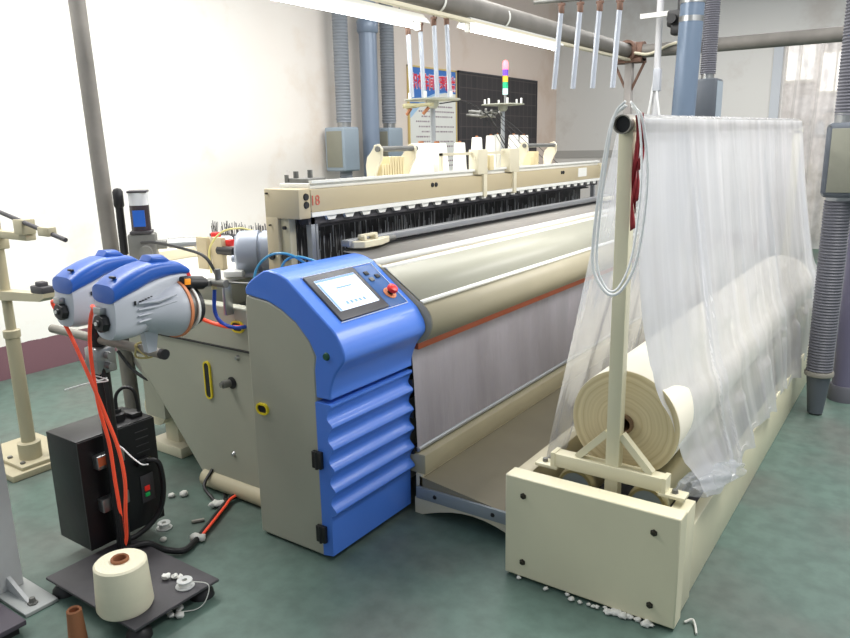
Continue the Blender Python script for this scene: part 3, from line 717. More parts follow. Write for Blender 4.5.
def rfilm(u, v):
    y = 2.372 + .10 * min(1, max(0, v - .35) * 2.2) + (5.62 + .20 * min(1, v * 1.6) - 2.375) * u * (1 - .03 * v)
    x, z = side_right(v, u)
    pull = .045 * max(0, 1 - u * 7) * math.sin(PI * min(1, v * 1.15)) ** .8
    for yc, w_, am in ((2.86, .018, .022), (2.97, .012, .012), (4.32, .03, .02), (5.45, .03, .03), (3.6, .016, .010)):
        x += am * math.exp(-((y - yc - .05 * math.sin(v * 3)) / w_) ** 2) * min(1, v * 3)
    return (x - pull + folds(y, v, 0, .004 + .018 * min(1, v * 1.3) * (1 - .55 * (.45 < v < .72))) + .006, y + .01 * math.sin(z * 14 + y * 3) * v, z + (.045 * u - .012) * (1 - v) + (.012 * math.sin(y * 21) if v > .97 else 0))
def lfilm(u, v):
    y = 2.37 + .05 * v + (5.60 + .15 * v - 2.37) * u
    x = -.868 - .27 * v; z = 1.665 + .045 * u * (1 - v) - 1.265 * v - .04 * math.sin(u * 9) * v
    return (x - folds(y, v, 2, .003 + .02 * v), y + .02 * math.sin(v * 5) * v, z)
fm = empty('plastic_sheet', 'clear plastic sheet draped over the batching frame top bar and cloth roll', 'plastic sheet', (0, 0, 0))
MB().grid(rfilm, 420, 70).build('right_fall', film, fm)
MB().grid(lfilm, 320, 50).build('left_fall', film2, fm)
def topf(u, v):
    a = R(165 - 150 * v); return (-.838 + .0325 * math.cos(a), 2.375 + (5.62 - 2.375) * u, 1.655 + .0445 * u + .0325 * math.sin(a) + .0006 * math.sin(u * 150))
MB().grid(topf, 160, 12).build('bar_wrap', film2, fm)
# bunched film at the near hem
def bunch(u, v):
    a = v * 2 * PI * .8; r = .035 + .03 * math.sin(u * PI) + .008 * math.sin(6 * a + 9 * u)
    y = 2.44 + .42 * u; x = -.60 + .08 * u + r * math.cos(a); z = .405 - .06 * u + .8 * r * math.sin(a)
    return (x, y, z)
MB().grid(bunch, 40, 40).build('gathered_hem', film2, fm)

# white strap looped over the bar
stp = spline([(-.83, 2.31, 1.714), (-.872, 2.30, 1.66), (-.900, 2.29, 1.45), (-.912, 2.28, 1.25), (-.895, 2.27, 1.17), (-.845, 2.265, 1.115), (-.80, 2.27, 1.14), (-.760, 2.28, 1.25), (-.745, 2.29, 1.48), (-.775, 2.31, 1.66), (-.815, 2.32, 1.712)], 8)
sb = MB(); sv = []
for i_, p in enumerate(stp):
    tg = stp[min(i_ + 1, len(stp) - 1)] - stp[max(i_ - 1, 0)]; nn_ = Vector((-tg.z, .35 * tg.length, tg.x)).normalized()
    sv.append([sb.bm.verts.new(p + nn_ * dy) for dy in (-.0055, .0055)])
for a, b in zip(sv, sv[1:]): sb.bm.faces.new((a[0], a[1], b[1], b[0]))
for i_, p in enumerate(stp):
    pass
sw = []
for i_, p in enumerate(stp):
    tg = stp[min(i_ + 1, len(stp) - 1)] - stp[max(i_ - 1, 0)]; nn_ = Vector((-tg.z, .35 * tg.length, tg.x)).normalized()
    q = Vector((-.835 + (p.x + .835) * .80, p.y - .004, p.z + .012)); sw.append([sb.bm.verts.new(q + nn_ * dy) for dy in (-.004, .004)])
for a, b in zip(sw, sw[1:]): sb.bm.faces.new((a[0], a[1], b[1], b[0]))
tag(sb.build('looped_strap', straps, solid=.0012), 'long white plastic strap looped over the near end of the bar', 'strap')
# red rag strips
rr = empty('red_rag', 'torn dark red rag hanging from the bar beside the post', 'rag', (-.786, 2.335, 1.64))
for k, (ln, dx, w) in enumerate(((.36, -.010, .011), (.27, -.004, .010), (.17, .004, .012), (.31, -.014, .008))):
    def rg(u, v, ln=ln, dx=dx, w=w, k=k):
        return (dx + (u - .5) * w + .004 * math.sin(v * 7 + k * 2), .010 * k - .02 + .008 * math.sin(v * 11 + k + u * 3), .045 - ln * v + .01 * (u - .5))
    MB().grid(rg, 4, 24).build('rag_strip', redrag, rr, solid=.001)
# lint along the panel foot and scattered on the floor
lm = MB()
for k in range(26):
    t = random.random(); lm.blob((-1.15 + .55 * t if random.random() < .5 else -.84 + random.uniform(-.08, .2), 2.19 + random.uniform(-.012, .01), .008), random.uniform(.006, .016), 2, .6, .35)
tag(lm.build('fluff', lintm, auto=False), 'white cotton fluff caught along the foot of the front box', 'lint', kind='stuff')
tag(MB().tube(spline([(-.535, 2.27, .006), (-.515, 2.29, .012), (-.50, 2.27, .008), (-.485, 2.23, .006)]), [.004] * 25, 8).build('yarn_scrap', lintm), 'short curl of white yarn on the floor by the front box corner', 'yarn')

# ------------------------------------------------------------------ suction pipes, hoses
def corr(mb, p0, p1, r, pitch=.017, amp=.006, seg=24):
    p0 = Vector(p0); p1 = Vector(p1); n = max(4, int((p1 - p0).length / pitch)) * 4
    pts = [p0.lerp(p1, i / n) for i in range(n + 1)]; rs = [r - amp * (.5 - .5 * math.cos(i * PI / 2)) for i in range(n + 1)]
    mb.tube(pts, rs, seg); return mb
# near right hose with suction box
h = empty('suction_hose', 'grey corrugated hose with framed box, nearest on the right edge', 'suction hose', (-.445, 4.68, 0))
corr(MB(), (-.0, 0, .26), (-.0, 0, 1.26), .072).build('hose', hosed, h)
corr(MB(), (-.0, 0, 1.72), (-.0, 0, 2.9), .066).build('hose', hosed, h)
MB().lathe([(.035, .01), (.042, .01), (.066, .245), (.058, .245)], seg=28, closed=True).build('nozzle', boxd, h)
MB().lathe([(.074, .24), (.079, .245), (.079, .262), (.074, .27), (.06, .27), (.06, .24)], seg=28, closed=True).build('hose_clamp', galv, h)
MB().lathe([(.05, 1.23), (.062, 1.23), (.062, 1.29), (.05, 1.29)], seg=24, closed=True).build('collar', steel, h)
MB().lathe([(.05, 1.68), (.062, 1.68), (.062, 1.74), (.05, 1.74)], seg=24, closed=True).build('collar', steel, h)
MB().box(-.085, .16, -.10, .12, 1.28, 1.68, .03, seg=4).build('suction_box', boxd, h)
MB().box(-.055, .13, -.106, -.098, 1.31, 1.65, .003).build('box_panel', panelg, h)
for x, z in ((-.07, 1.295), (-.07, 1.665)): MB().lathe([(0, -.004), (.006, -.003), (.007, 0)], (x, -.10, z), 'Y', 10).build('screw', steel, h)
p = empty('suction_pipe', 'smooth purplish grey pipe standing on the floor behind the corrugated hose', 'pipe', (-.33, 5.05, 0))
MB().cyl((0, 0, .0), (0, 0, 1.9), .075, seg=28).build('pipe', mat('purple_grey_pipe', s(116, 112, 136), .4), p)
MB().lathe([(.075, .0), (.092, .0), (.092, .08), (.084, .10), (.075, .10)], seg=28).build('base_collar', hosed, p)
# pipe and hose behind the batching frame
p = empty('suction_pipe', 'thick blue-grey pipe rising behind the plastic sheet', 'pipe', (-1.73, 5.95, 0), 0)
p.rotation_euler = (0, R(1.5), 0)
MB().cyl((0, 0, 0), (.0, 0, 2.62), .088, seg=32).build('pipe', ductd, p)
MB().cyl((0, 0, 2.6), (0, 0, 3.1), .078, seg=32).build('upper_pipe', ductd, p)
MB().lathe([(.086, 2.47), (.089, 2.47), (.089, 2.51), (.086, 2.51)], seg=32, closed=True).lathe([(.080, 2.60), (.092, 2.60), (.092, 2.64), (.080, 2.64)], seg=32, closed=True).build('silver_band', steel, p)
h = empty('suction_hose', 'corrugated hose with dark box hanging just right of the thick blue-grey pipe', 'suction hose', (-1.62, 6.35, 0))
corr(MB(), (0, 0, 2.12), (0, 0, 3.1), .062).build('hose', hosed, h)
corr(MB(), (0, 0, .25), (0, 0, 1.62), .062).build('hose', hosed, h)
MB().lathe([(.03, .0), (.055, .27), (.05, .27)], seg=20).build('nozzle', boxd, h)
MB().box(-.09, .10, -.10, .10, 1.62, 2.08, .015).build('suction_box', boxd, h)
MB().box(.0995, .102, -.09, .09, 1.64, 2.06).build('box_panel', boxg, h)
MB().cyl((0, 0, 2.07), (0, 0, 2.13), .05).build('collar', steel, h)
# left trio on the wall
def wallbox(px, py, lab):
    h = empty('suction_hose', lab, 'suction hose', (px, py, 0))
    corr(MB(), (0, 0, 1.86), (0, 0, 3.6), .082, pitch=.03, amp=.007).build('hose', hosem, h)
    corr(MB(), (0, 0, .3), (0, 0, 1.36), .07, pitch=.03, amp=.007).build('hose', hosem, h)
    MB().lathe([(.03, .0), (.06, .3), (.05, .3)], seg=20).build('nozzle', boxd, h)
    MB().cyl((0, 0, 1.80), (0, 0, 1.87), .07).build('collar', steel, h)
    MB().cyl((0, 0, 1.33), (0, 0, 1.37), .045).build('collar', steel, h)
    MB().box(-.15, .12, -.15, .10, 1.36, 1.81, .02, seg=3).build('suction_box', boxg, h)
    MB().box(-.12, .09, -.156, -.148, 1.40, 1.77, .004).build('box_panel', panelg, h)
wallbox(-5.2, 6.02, 'ribbed grey hose with blue-grey box, leftmost by the left wall')
wallbox(-5.2, 6.80, 'ribbed grey hose with blue-grey box, between the smooth pipe and the poster')
p = empty('suction_pipe', 'smooth blue-grey pipe between two ribbed hoses at the left wall', 'pipe', (-5.18, 6.44, 0))
MB().cyl((0, 0, 0), (0, 0, 2.9), .095, seg=32).build('pipe', duct, p)
MB().lathe([(.101, 2.78), (.115, 2.80), (.115, 2.90), (.101, 2.92)], seg=32).cyl((0, 0, 2.9), (0, 0, 3.6), .095, seg=32).build('upper_joint', duct, p)

# ------------------------------------------------------------------ things on the left wall
po = empty('wall_poster', 'white notice poster with blue header and red title on left wall', 'poster', (WX + .012, 8.03, 0))
MB().box(-.008, .008, -.55, .5, 1.2, 2.54).build('sheet', white, po)
gold = mat('gold_frame', s(214, 190, 120), .4)
MB().box(-.01, .014, -.57, -.55, 1.18, 2.56).box(-.01, .014, .5, .52, 1.18, 2.56).box(-.01, .014, -.57, .52, 2.54, 2.56).box(-.01, .014, -.57, .52, 1.18, 1.2).build('poster_frame', gold, po)
MB().prism([(-.55, 2.54), (.5, 2.54), (.5, 2.26), (.25, 2.27), (.0, 2.25), (-.25, 2.18), (-.55, 2.02)], .008, .0095, 'YZ').build('blue_header', mat('poster_blue', s(60, 120, 200), .5), po)
MB().prism([(-.55, 2.02), (-.25, 2.18), (.0, 2.25), (.25, 2.27), (-.05, 2.21), (-.3, 2.10), (-.55, 1.93)], .008, .0092, 'YZ').build('pale_swoosh', mat('poster_pale', s(170, 204, 236), .5), po)
t1_ = text('织布车间管理制度', .124, mat('poster_red', s(232, 44, 70), .5), 'title', (.0118, -.50, 2.31), (R(90), 0, R(90)), po, bold=.003)
t1_.scale = (1, 1.55, 1)
t2_ = text('织布车间管理制度', .124, mat('title_halo', s(245, 225, 235), .5), 'title_outline', (.0105, -.50, 2.31), (R(90), 0, R(90)), po, bold=.008, ext=.0004)
t2_.scale = (1, 1.55, 1)
dash = MB(); random.seed(3)
for rw in range(13):
    z = 2.08 - rw * .062; y = -.42 + .06 * (rw % 3)
    if rw == 0: y = -.1
    end = .42 if rw not in (3, 6, 9) else random.uniform(-.2, .1)
    while y < end:
        w = random.uniform(.012, .04); dash.box(.008, .0092, y, y + w, z, z + .018); y += w + random.uniform(.008, .02)
dash.build('small_print', mat('print_grey', s(150, 130, 140), .6), po)
bd = empty('notice_board', 'large black gridded board on the left wall beyond the poster', 'board', (WX + .012, 9.78, 1.85))
MB().box(-.01, .012, -1.16, 1.14, -.75, .70).build('panel', boardm, bd)
MB().box(-.01, .02, -1.18, 1.16, .70, .72).box(-.01, .02, -1.18, -1.16, -.77, .72).box(-.01, .02, 1.14, 1.16, -.77, .72).build('board_frame', dkgrey, bd)
# ------------------------------------------------------------------ overhead pipes and lamps
ov = empty('overhead_pipe', 'thick grey pipe running overhead along the loom, lamps beneath it', 'pipe', (-2.6, 5, 2.45))
MB().cyl((0, -3.2, .02), (0, 2.2, .0), .068, seg=28).build('pipe', gpipe, ov)
MB().box(.02, .06, -3.2, 2.2, -.095, -.075).build('cable_strip', cream, ov)
for k in range(4): MB().lathe([(.069, -.01), (.072, -.01), (.072, .01), (.069, .01)], (0, -1.1 + .8 * k, .0), 'Y', 24, closed=True).build('wire_tie', white, ov)
ov2 = empty('overhead_pipe', 'grey pipe crossing overhead toward the right edge behind the hoses', 'pipe', (-2.5, 7.2, 2.44))
MB().cyl((0, 0, 0), (4.2, 0, -.02), .062, seg=28).build('pipe', gpipe, ov2)
MB().tube(spline([(.0, -.08, -.02), (.15, -.09, -.04), (.35, -.08, .03), (.6, -.07, .05)]), .014, 8).build('cable', cream, ov2)
brk = empty('pipe_bracket', 'rusty bracket and slim post holding the overhead pipes at their corner', 'bracket', (-2.58, 7.22, 0))
MB().box(-.035, .035, -.035, .035, 0, 2.36).build('post', mat('chalky_post', s(186, 180, 176), .7, var=.2), brk)
MB().box(-.14, .14, -.08, .08, 2.34, 2.38, .004).lathe([(.07, -.1), (.095, -.1), (.095, .1), (.07, .1)], (0, 0, 2.45), 'Y', 18, closed=True).lathe([(.065, -.09), (.09, -.09), (.09, .09), (.065, .09)], (.05, 0, 2.44), 'X', 18, closed=True).box(-.10, -.03, -.1, -.02, 2.36, 2.52, .01).build('clamp', rustyb, brk)
MB().cyl((-.15, 0, 2.35), (-.02, 0, 2.08), .013).cyl((.15, 0, 2.35), (.02, 0, 2.08), .013).build('diagonal_brace', rustyb, brk)
def lamp(y0, y1, z, lab, gr=None):
    l = empty('tube_lamp', lab, 'lamp', (-2.6, (y0 + y1) / 2, z))
    L_ = (y1 - y0) / 2
    MB().prism([(-.05, .035), (.05, .035), (.03, .065), (-.03, .065)], -L_, L_).build('lamp_housing', white, l)
    MB().prism([(-.075, .012), (-.07, .01), (-.045, .037), (.045, .037), (.07, .01), (.075, .012), (.05, .045), (-.05, .045)], -L_, L_).build('reflector', white, l)
    for sy in (-1, 1): MB().box(-.018, .018, sy * (L_ - .02) - .01, sy * (L_ - .02) + .01, -.022, .036, .003).build('tube_socket', white, l)
    MB().cyl((0, -L_ + .03, 0), (0, L_ - .03, 0), .015, seg=16).build('glowing_tube', lamp_e, l)
    for sy in (-.7, .7): MB().cyl((0, sy * L_, .06), (0, sy * L_, .16), .004, seg=6).build('hanging_wire', steel, l)
lamp(2.42, 3.72, 2.28, 'glowing tube lamp nearest the top left, under the overhead pipe')
lamp(4.24, 5.58, 2.33, 'glowing tube lamp above the signal tower, under the overhead pipe')
# second slim white post with hanging straps and a small black device
sp2 = empty('slim_post', 'thin white post behind the loom end with straps tied round it', 'post', (-2.24, 7.0, 0))
MB().cyl((0, 0, 0), (0, 0, 3.1), .03).build('post', mat('chalk_white_post', s(214, 214, 216), .6), sp2)
for k, (dx, z0) in enumerate(((-.05, 1.75), (.06, 1.75))):
    MB().tube([(0, -.04, 2.25), (dx * .5, -.05, 2.0), (dx * 1.6, -.05, 1.62)], .010, 6).build('strap', straps, sp2)
MB().box(-.02, .05, -.06, .0, 2.05, 2.25, .01).build('junction', greyp, sp2)
cm = empty('overhead_winder', 'small black and blue device hanging beside the top of the blue-grey pipe', 'device', (-2.03, 6.9, 2.58))
MB().box(-.10, .10, -.06, .06, .0, .14, .02).box(-.06, .08, -.07, .05, -.07, .02, .015).cyl((-.04, -.07, .06), (-.04, -.12, .06), .04).cyl((.06, -.05, -.04), (.06, -.10, -.06), .03).build('body', black, cm)
MB().cyl((.02, 0, -.08), (.03, 0, -.16), .028).build('blue_cap', bluef, cm)
MB().box(-.35, .02, -.02, .02, .10, .14).build('arm', white, cm)
MB().box(-.02, .02, -.02, .02, .12, .6).build('hanger', black, cm)

# hanging tubes: nearer four, and four above the yarn stand
RODM = mat('silver_tube', s(196, 202, 212), .3, metal=.3)
def hanging_rod(x, y, z0, z1, tilt, lab, grp):
    r = empty('hanging_rod', lab, 'rod', (x, y, z1), group=grp)
    L_ = z1 - z0
    MB().tube([(0, 0, 0), (tilt, 0, -L_)], .014, 14).build('tube', RODM, r)
    MB().lathe([(0, .0), (.016, 0), (.016, -.035), (.013, -.04)], seg=14).cyl((0, 0, 0), (0, 0, .03), .006, seg=8).box(-.02, .02, -.008, .008, .0, .014, .002).build('hook_cap', rustyb, r)
    return r
posn = ['leftmost', 'second from left', 'third from left', 'rightmost']
for k in range(4):
    hanging_rod(-1.785 + k * .109, 3.9, 1.895 - .004 * k, 2.325 - .007 * k, -.035 + .004 * k, posn[k] + ' of the silver rods hanging free before the overhead pipe', 'silver rods hanging free')
bar1 = tag(MB().cyl((-1.95, 3.9, 2.36), (-1.3, 3.9, 2.33), .01).build('hanging_rail', dsteel), 'thin rail overhead carrying the four free silver rods', 'rail')
xs = [(-2.72, 3.77, 2.29), (-2.68, 3.84, 2.31), (-2.62, 3.90, 2.345), (-2.58, 3.98, 2.355)]
for k in range(4):
    x, y, z = xs[k]
    hanging_rod(x, y, 1.893, z, .018, posn[k] + ' of the silver rods standing on the yarn stand top plate', 'silver rods on the yarn stand')
# ------------------------------------------------------------------ yarn stands with cones
def stand(x, y, lab, top_z, pr_=.175):
    st = empty('yarn_stand', lab, 'stand', (x, y, 0))
    MB().lathe([(0, 0), (.115, 0), (.115, .02), (.03, .035), (0, .035)], seg=28).build('base', dsteel, st)
    MB().cyl((0, 0, .03), (0, 0, top_z), .017).build('pole', silver, st)
    MB().lathe([(.0, top_z), (pr_, top_z), (pr_, top_z + .007), (0, top_z + .007)], seg=36).lathe([(.024, top_z - .05), (.04, top_z - .03), (.04, top_z), (.024, top_z)], seg=20).build('top_plate', mat('plate_grey_' + str(int(y * 10)), s(176, 178, 164), .45), st)
    MB().box(-.2, .18, -.42, .46, 1.37, 1.385, .003).build('shelf', cream, st)
    return st
s1 = stand(-2.66, 3.93, 'yarn stand behind the head beam with silver rods on its round plate', 1.878)
for k in range(5):
    a = k * 1.25; MB().cyl((.14 * math.cos(a), .14 * math.sin(a), 1.89), (.14 * math.cos(a), .14 * math.sin(a), 1.925), .010).build('plate_peg', white, s1)
MB().box(-.12, -.04, -.14, -.11, 1.83, 1.86, .004).box(-.06, .10, -.16, -.13, 1.835, 1.855, .004).box(-.16, -.04, -.10, -.08, 1.835, 1.86, .003).build('tension_clip', mat('clip_olive', s(164, 158, 122), .5), s1)
MB().tube([(-.08, -.12, 1.83), (-.10, -.14, 1.79)], .010, 8).build('ceramic_guide', card, s1)
MB().tube([(.06, -.13, 1.83), (.03, -.15, 1.79)], .010, 8).build('ceramic_guide', card, s1)
MB().tube(spline([(.02, .05, 1.86), (.12, .2, 1.87), (.18, .4, 1.78), (.2, .55, 1.62), (.25, .62, 1.50)]), .004, 6).build('black_lead', cabl, s1)
s2 = stand(-3.0, 5.46, 'yarn stand beyond the first one, carrying the signal tower', 1.915)
for k in range(6):
    a = k * 1.05 + .2; MB().cyl((.155 * math.cos(a), .155 * math.sin(a), 1.92), (.155 * math.cos(a), .155 * math.sin(a), 1.965), .008).build('plate_peg', white, s2)
gm = MB()
for k in range(14): gm.tube([(-.28 + random.uniform(0, .35), -.12 + random.uniform(-.08, .05), 1.86 + random.uniform(-.03, .03)), (-.28 + random.uniform(0, .35), -.12 + random.uniform(-.08, .05), 1.84 + random.uniform(-.03, .03))], .010, 6)
gm.build('tension_wires', dsteel, s2)
gm = MB()
for k in range(6): gm.tube([(-.12 + .03 * k, -.1, 1.84), (.12 + .08 * k, -.05, 1.45)], .0022, 4)
gm.build('yarn_threads', cabl, s2)
# signal tower
sg = empty('signal_tower', 'slim signal tower of stacked coloured lights with its red top lit', 'signal light', (-3.0, 5.50, 1.927))
sg.scale = (.85, .85, .85)
MB().cyl((0, 0, 0), (0, 0, .10), .012).build('stem', steel, sg)
segs = [('clear_segment', s(190, 225, 222)), ('green_segment', s(40, 170, 120)), ('amber_segment', s(250, 180, 60)), ('purple_segment', s(120, 80, 220))]
for k, (nm, c_) in enumerate(segs):
    MB().cyl((0, 0, .085 + k * .058), (0, 0, .141 + k * .058), .026, seg=20).build(nm, mat(nm, c_, .3, emit=c_, es=.25), sg)
MB().lathe([(.026, .318), (.028, .325), (.028, .37), (.018, .395), (0, .40)], seg=20).build('red_lamp', red_e, sg)
# cones
def cone(name, x, y, z, r, h, lab, m=conew, top=None, grp='white yarn cones behind the head beam'):
    c = empty(name, lab, 'yarn cone', (x, y, z), group=grp)
    MB().lathe([(0, 0), (r * .96, 0), (r, .01), (r * .72, h - .01), (r * .66, h), (r * .2, h)], seg=36).build('wound_yarn', m, c)
    MB().lathe([(r * .14, h - .02), (r * .2, h - .02), (r * .2, h + .012), (r * .14, h + .012)], seg=20, closed=True).build('cone_core', top or card, c)
    return c
cone('yarn_cone', -2.565, 3.66, 1.386, .082, .232, 'big white yarn cone at the left, beneath the rod-carrying plate')
cone('yarn_cone', -2.565, 3.83, 1.386, .082, .230, 'big white yarn cone at the right, beneath the rod-carrying plate')
cs = [(-3.0, 4.79, 1.386, .056, .235, 'white yarn cone alone left of the group under the signal tower'),
      (-3.07, 5.16, 1.386, .056, .275, 'white yarn cone with brown top, first under the signal tower'),
      (-3.10, 5.44, 1.386, .055, .29, 'slim white yarn cone immediately left of the signal tower pole'),
      (-2.92, 5.50, 1.386, .056, .29, 'wide white yarn cone immediately right of the signal tower pole'),
      (-3.0, 5.84, 1.386, .052, .29, 'white yarn cone standing alone, last to the right under the signal tower'),
      (-3.14, 5.63, 1.386, .040, .30, 'narrow white yarn cone half hidden behind the signal tower pole')]
for a in cs: cone('yarn_cone', *a)
st3 = empty('low_rack', 'low cream rack behind the head beam holding a single cone', 'rack', (-3.0, 4.79, 0))
MB().box(-.12, .12, -.12, .12, 1.36, 1.384, .003).box(-.02, .02, -.02, .02, 0, 1.36).box(-.11, .11, -.15, .15, 0, .02).build('rack_frame', cream, st3)
st4 = MB()

# ------------------------------------------------------------------ yarn feeder stand, left foreground
fs = empty('feeder_stand', 'black feeder stand on a dark square base plate, front left', 'stand', (-2.29, 1.335, 0))
def FP(mb, name, m, **k):
    o = mb.build(name, m, **k); o.parent = fs; o.matrix_parent_inverse = Matrix.Translation((-2.29, 1.335, 0)).inverted(); return o
FP(MB().box(-2.56, -2.005, 1.16, 1.51, .055, .066, .003), 'base_plate', dkgrey)
for x, y in ((-2.51, 1.20), (-2.05, 1.20), (-2.06, 1.47), (-2.50, 1.47)):
    FP(MB().lathe([(0, 0), (.045, 0), (.042, .018), (.026, .035), (.026, .055)], (x, y, 0), 'Z', 20), 'foot', black)
FP(MB().cyl((-2.502, 1.45, .066), (-2.502, 1.45, .99), .027), 'pole', black)
FP(MB().box(-2.54, -2.46, 1.41, 1.49, .80, .90, .008).cyl((-2.46, 1.45, .87), (-2.43, 1.45, .87), .014).cyl((-2.46, 1.45, .83), (-2.43, 1.45, .83), .014), 'pole_clamp', steel)
FP(MB().cyl((-2.82, 1.45, .925), (-2.11, 1.45, .925), .017), 'cross_bar', galv)
FP(MB().cyl((-2.12, 1.45, .925), (-2.10, 1.45, .925), .0185), 'bar_end_cap', black)
FP(MB().tube(spline([(-2.23, 1.43, .945), (-2.24, 1.43, .90), (-2.20, 1.47, .90), (-2.21, 1.46, .95), (-2.24, 1.43, .94), (-2.19, 1.44, .905)]), .004, 6), 'yellow_string', mat('string', s(196, 178, 120), .8))
FP(MB().tube(spline([(-2.44, 1.43, .79), (-2.47, 1.41, .78), (-2.5, 1.42, .79), (-2.42, 1.42, .785), (-2.50, 1.38, .77), (-2.56, 1.33, .75)]), .0028, 6)
   .tube(spline([(-2.44, 1.43, .52), (-2.42, 1.44, .515), (-2.36, 1.44, .49), (-2.30, 1.44, .475), (-2.26, 1.44, .485)]), .0028, 6), 'cable_tie', straps)
# black electrical box, clamped to the pole
eb = empty('electrical_box', 'black metal electrical box clamped to the feeder stand pole', 'control box', (-2.67, 1.51, .08))
EB = lambda mb, n_, m_, **k: mb.build(n_, m_, eb, **k)
EB(MB().box(-.11, .105, -.165, .17, 0, .455, .004), 'case', blackp)
EB(MB().box(.104, .112, -.165, .17, .0, .45), 'front_cover', blackp)
for z in (.33, .15):
    EB(MB().box(.112, .15, -.115, .0, z, z + .055, .004), 'steel_bracket', steel)
EB(MB().box(.149, .1515, -.112, -.075, .345, .38), 'warning_label', mat('label_orange', s(214, 110, 70), .5))
EB(MB().box(.112, .116, .075, .135, .10, .22, .001), 'switch_plate', dkgrey)
EB(MB().box(.116, .122, .088, .112, .15, .172, .003), 'red_switch', mat('red_switch_lit', s(230, 50, 40), .3, emit=s(240, 40, 30), es=.15))
EB(MB().box(.116, .122, .088, .11, .125, .142, .003), 'green_switch', mat('green_switch_lit', s(30, 170, 90), .3, emit=s(20, 170, 80), es=.1))
EB(MB().box(.112, .14, .06, .12, .27, .30, .004), 'cable_gland', black)
EB(MB().lathe([(0, .0), (.03, .0), (.03, .03), (.018, .035), (.018, .05), (0, .05)], (.03, .06, .455), 'Z', 16).box(.0, .07, .10, .15, .455, .475, .004), 'top_connector', black)
EB(MB().tube(spline([(.03, .06, .50), (.03, .065, .56), (.05, .09, .59), (.07, .12, .57), (.075, .13, .48)]), .007, 8), 'top_lead', cabl)
for k in range(4): EB(MB().box(.112, .114, .075, .135, .32 + k * .03, .323 + k * .03), 'vent_slit', dkgrey)
EB(MB().tube(spline([(.135, .10, .29), (.165, .135, .27), (.17, .14, .15), (.16, .11, .05), (.15, .03, .0), (.14, -.04, -.01)]), .011, 8), 'power_lead', cabl)
# feeders
def rrect(x, w, z0, z1, n=6, e=3.0, cnt=28):
    out = []
    for k in range(cnt):
        a = 2 * PI * k / cnt; c, sn = math.cos(a), math.sin(a)
        out.append((x, w * math.copysign(abs(c) ** (2 / e), c), (z0 + z1) / 2 + (z1 - z0) / 2 * math.copysign(abs(sn) ** (2 / e), sn)))
    return out
def feeder(loc, rz, lab):
    f = empty('yarn_feeder', lab, 'yarn feeder', loc, rz)
    f.rotation_euler = (0, R(4.5), rz); f.scale = (.83, 1.13, .90)
    body = [(-.150, .052, -.095, .055), (-.148, .060, -.10, .062), (-.11, .063, -.105, .08), (-.05, .062, -.100, .10), (.0, .058, -.085, .115), (.05, .05, -.02, .125), (.10, .045, .03, .13), (.16, .035, .075, .128), (.185, .028, .085, .122)]
    MB().loft([rrect(x, w, a, b) for x, w, a, b in body]).build('housing', greyp, f)
    MB().lathe([(0, -.10), (.05, -.10), (.060, -.06), (.070, -.01), (.088, .05), (.103, .10), (.108, .128), (.108, .138), (.09, .138)], (0, 0, -.012), 'X', 44).build('drum_cone', greyp, f)
    fl = MB()
    for k in range(4):
        a = R(-28 + k * 26); fl.tube([(-.06, -.066, .03 - k * .022), (.02, -.073 + .004 * k, .035 - k * .02), (.085, -.088, .055 - k * .024)], [.003, .008, .003], 8)
    fl.build('housing_ribs', greyp, f)
    top = [(-.154, .058, .035, .085), (-.152, .064, .03, .095), (-.11, .067, .047, .125), (-.05, .066, .07, .152), (.0, .062, .092, .168), (.05, .055, .105, .172), (.10, .048, .112, .172), (.15, .04, .115, .165), (.19, .03, .115, .145), (.205, .02, .118, .135)]
    c = MB().loft([rrect(x, w, a, b) for x, w, a, b in top]).build('blue_cover', bluef, f)
    MB().loft([rrect(x, w, a, b) for x, w, a, b in [(.015, .026, .155, .172), (.03, .032, .155, .192), (.085, .032, .155, .192), (.11, .026, .155, .176)]]).build('cover_hump', bluef, c)
    MB().box(-.135, -.118, -.03, -.01, .118, .126, .002).build('cover_screw', black, c)
    MB().lathe([(.100, .128), (.113, .130), (.113, .142), (.100, .144)], (0, 0, -.012), 'X', 44, closed=True).build('orange_ring', orange, f)
    MB().lathe([(0, .138), (.085, .138), (.085, .19), (0, .19)], (0, 0, -.012), 'X', 36).build('yarn_drum', dsteel, f)
    MB().lathe([(.080, .182), (.092, .182), (.092, .192), (.080, .192)], (0, 0, -.012), 'X', 36, closed=True).build('white_ring', white, f)
    MB().lathe([(0, .19), (.080, .195), (.076, .225), (.05, .24), (0, .24)], (0, 0, -.012), 'X', 36).build('end_cap', black, f)
    k = MB().lathe([(0, -.185), (.012, -.185), (.014, -.178), (.030, -.176), (.034, -.168), (.034, -.152)], (0, 0, -.04), 'X', 8).build('rear_knob', black, f)
    MB().lathe([(0, -.188), (.007, -.188), (.007, -.182)], (0, 0, -.04), 'X', 12).build('eyelet', white, k)
    MB().box(-.175, -.15, -.01, .03, -.01, .015, .003).build('hose_port', steel, f)
    c2 = MB().cyl((.17, -.035, .085), (.245, -.035, .08), .026).cyl((.245, -.035, .08), (.262, -.035, .08), .018).box(.14, .18, -.06, -.01, .07, .11, .006).build('front_connector', black, f)
    MB().box(.145, .17, -.064, -.059, .082, .104, .001).build('orange_label', mat('amber_label', s(250, 160, 40), .4, emit=s(250, 150, 30), es=.3), c2)
    t = text('▮ yarn', .001, black, 'x', (0, 0, 0), (0, 0, 0), f) if False else None
    mk = MB()
    for q in range(5): mk.box(-.055 + q * .012, -.047 + q * .012, -.0655 + .0006 * q, -.062, .035 + q * .0035, .039 + q * .0035)
    mk.box(-.075, -.068, -.0658, -.062, .025, .04)
    mk.build('printed_mark', black, f)
    MB().prism([(-.0, -.09), (.06, -.085), (.05, -.165), (.015, -.17)], -.014, .014).build('mounting_foot', greyp, f)
    return f
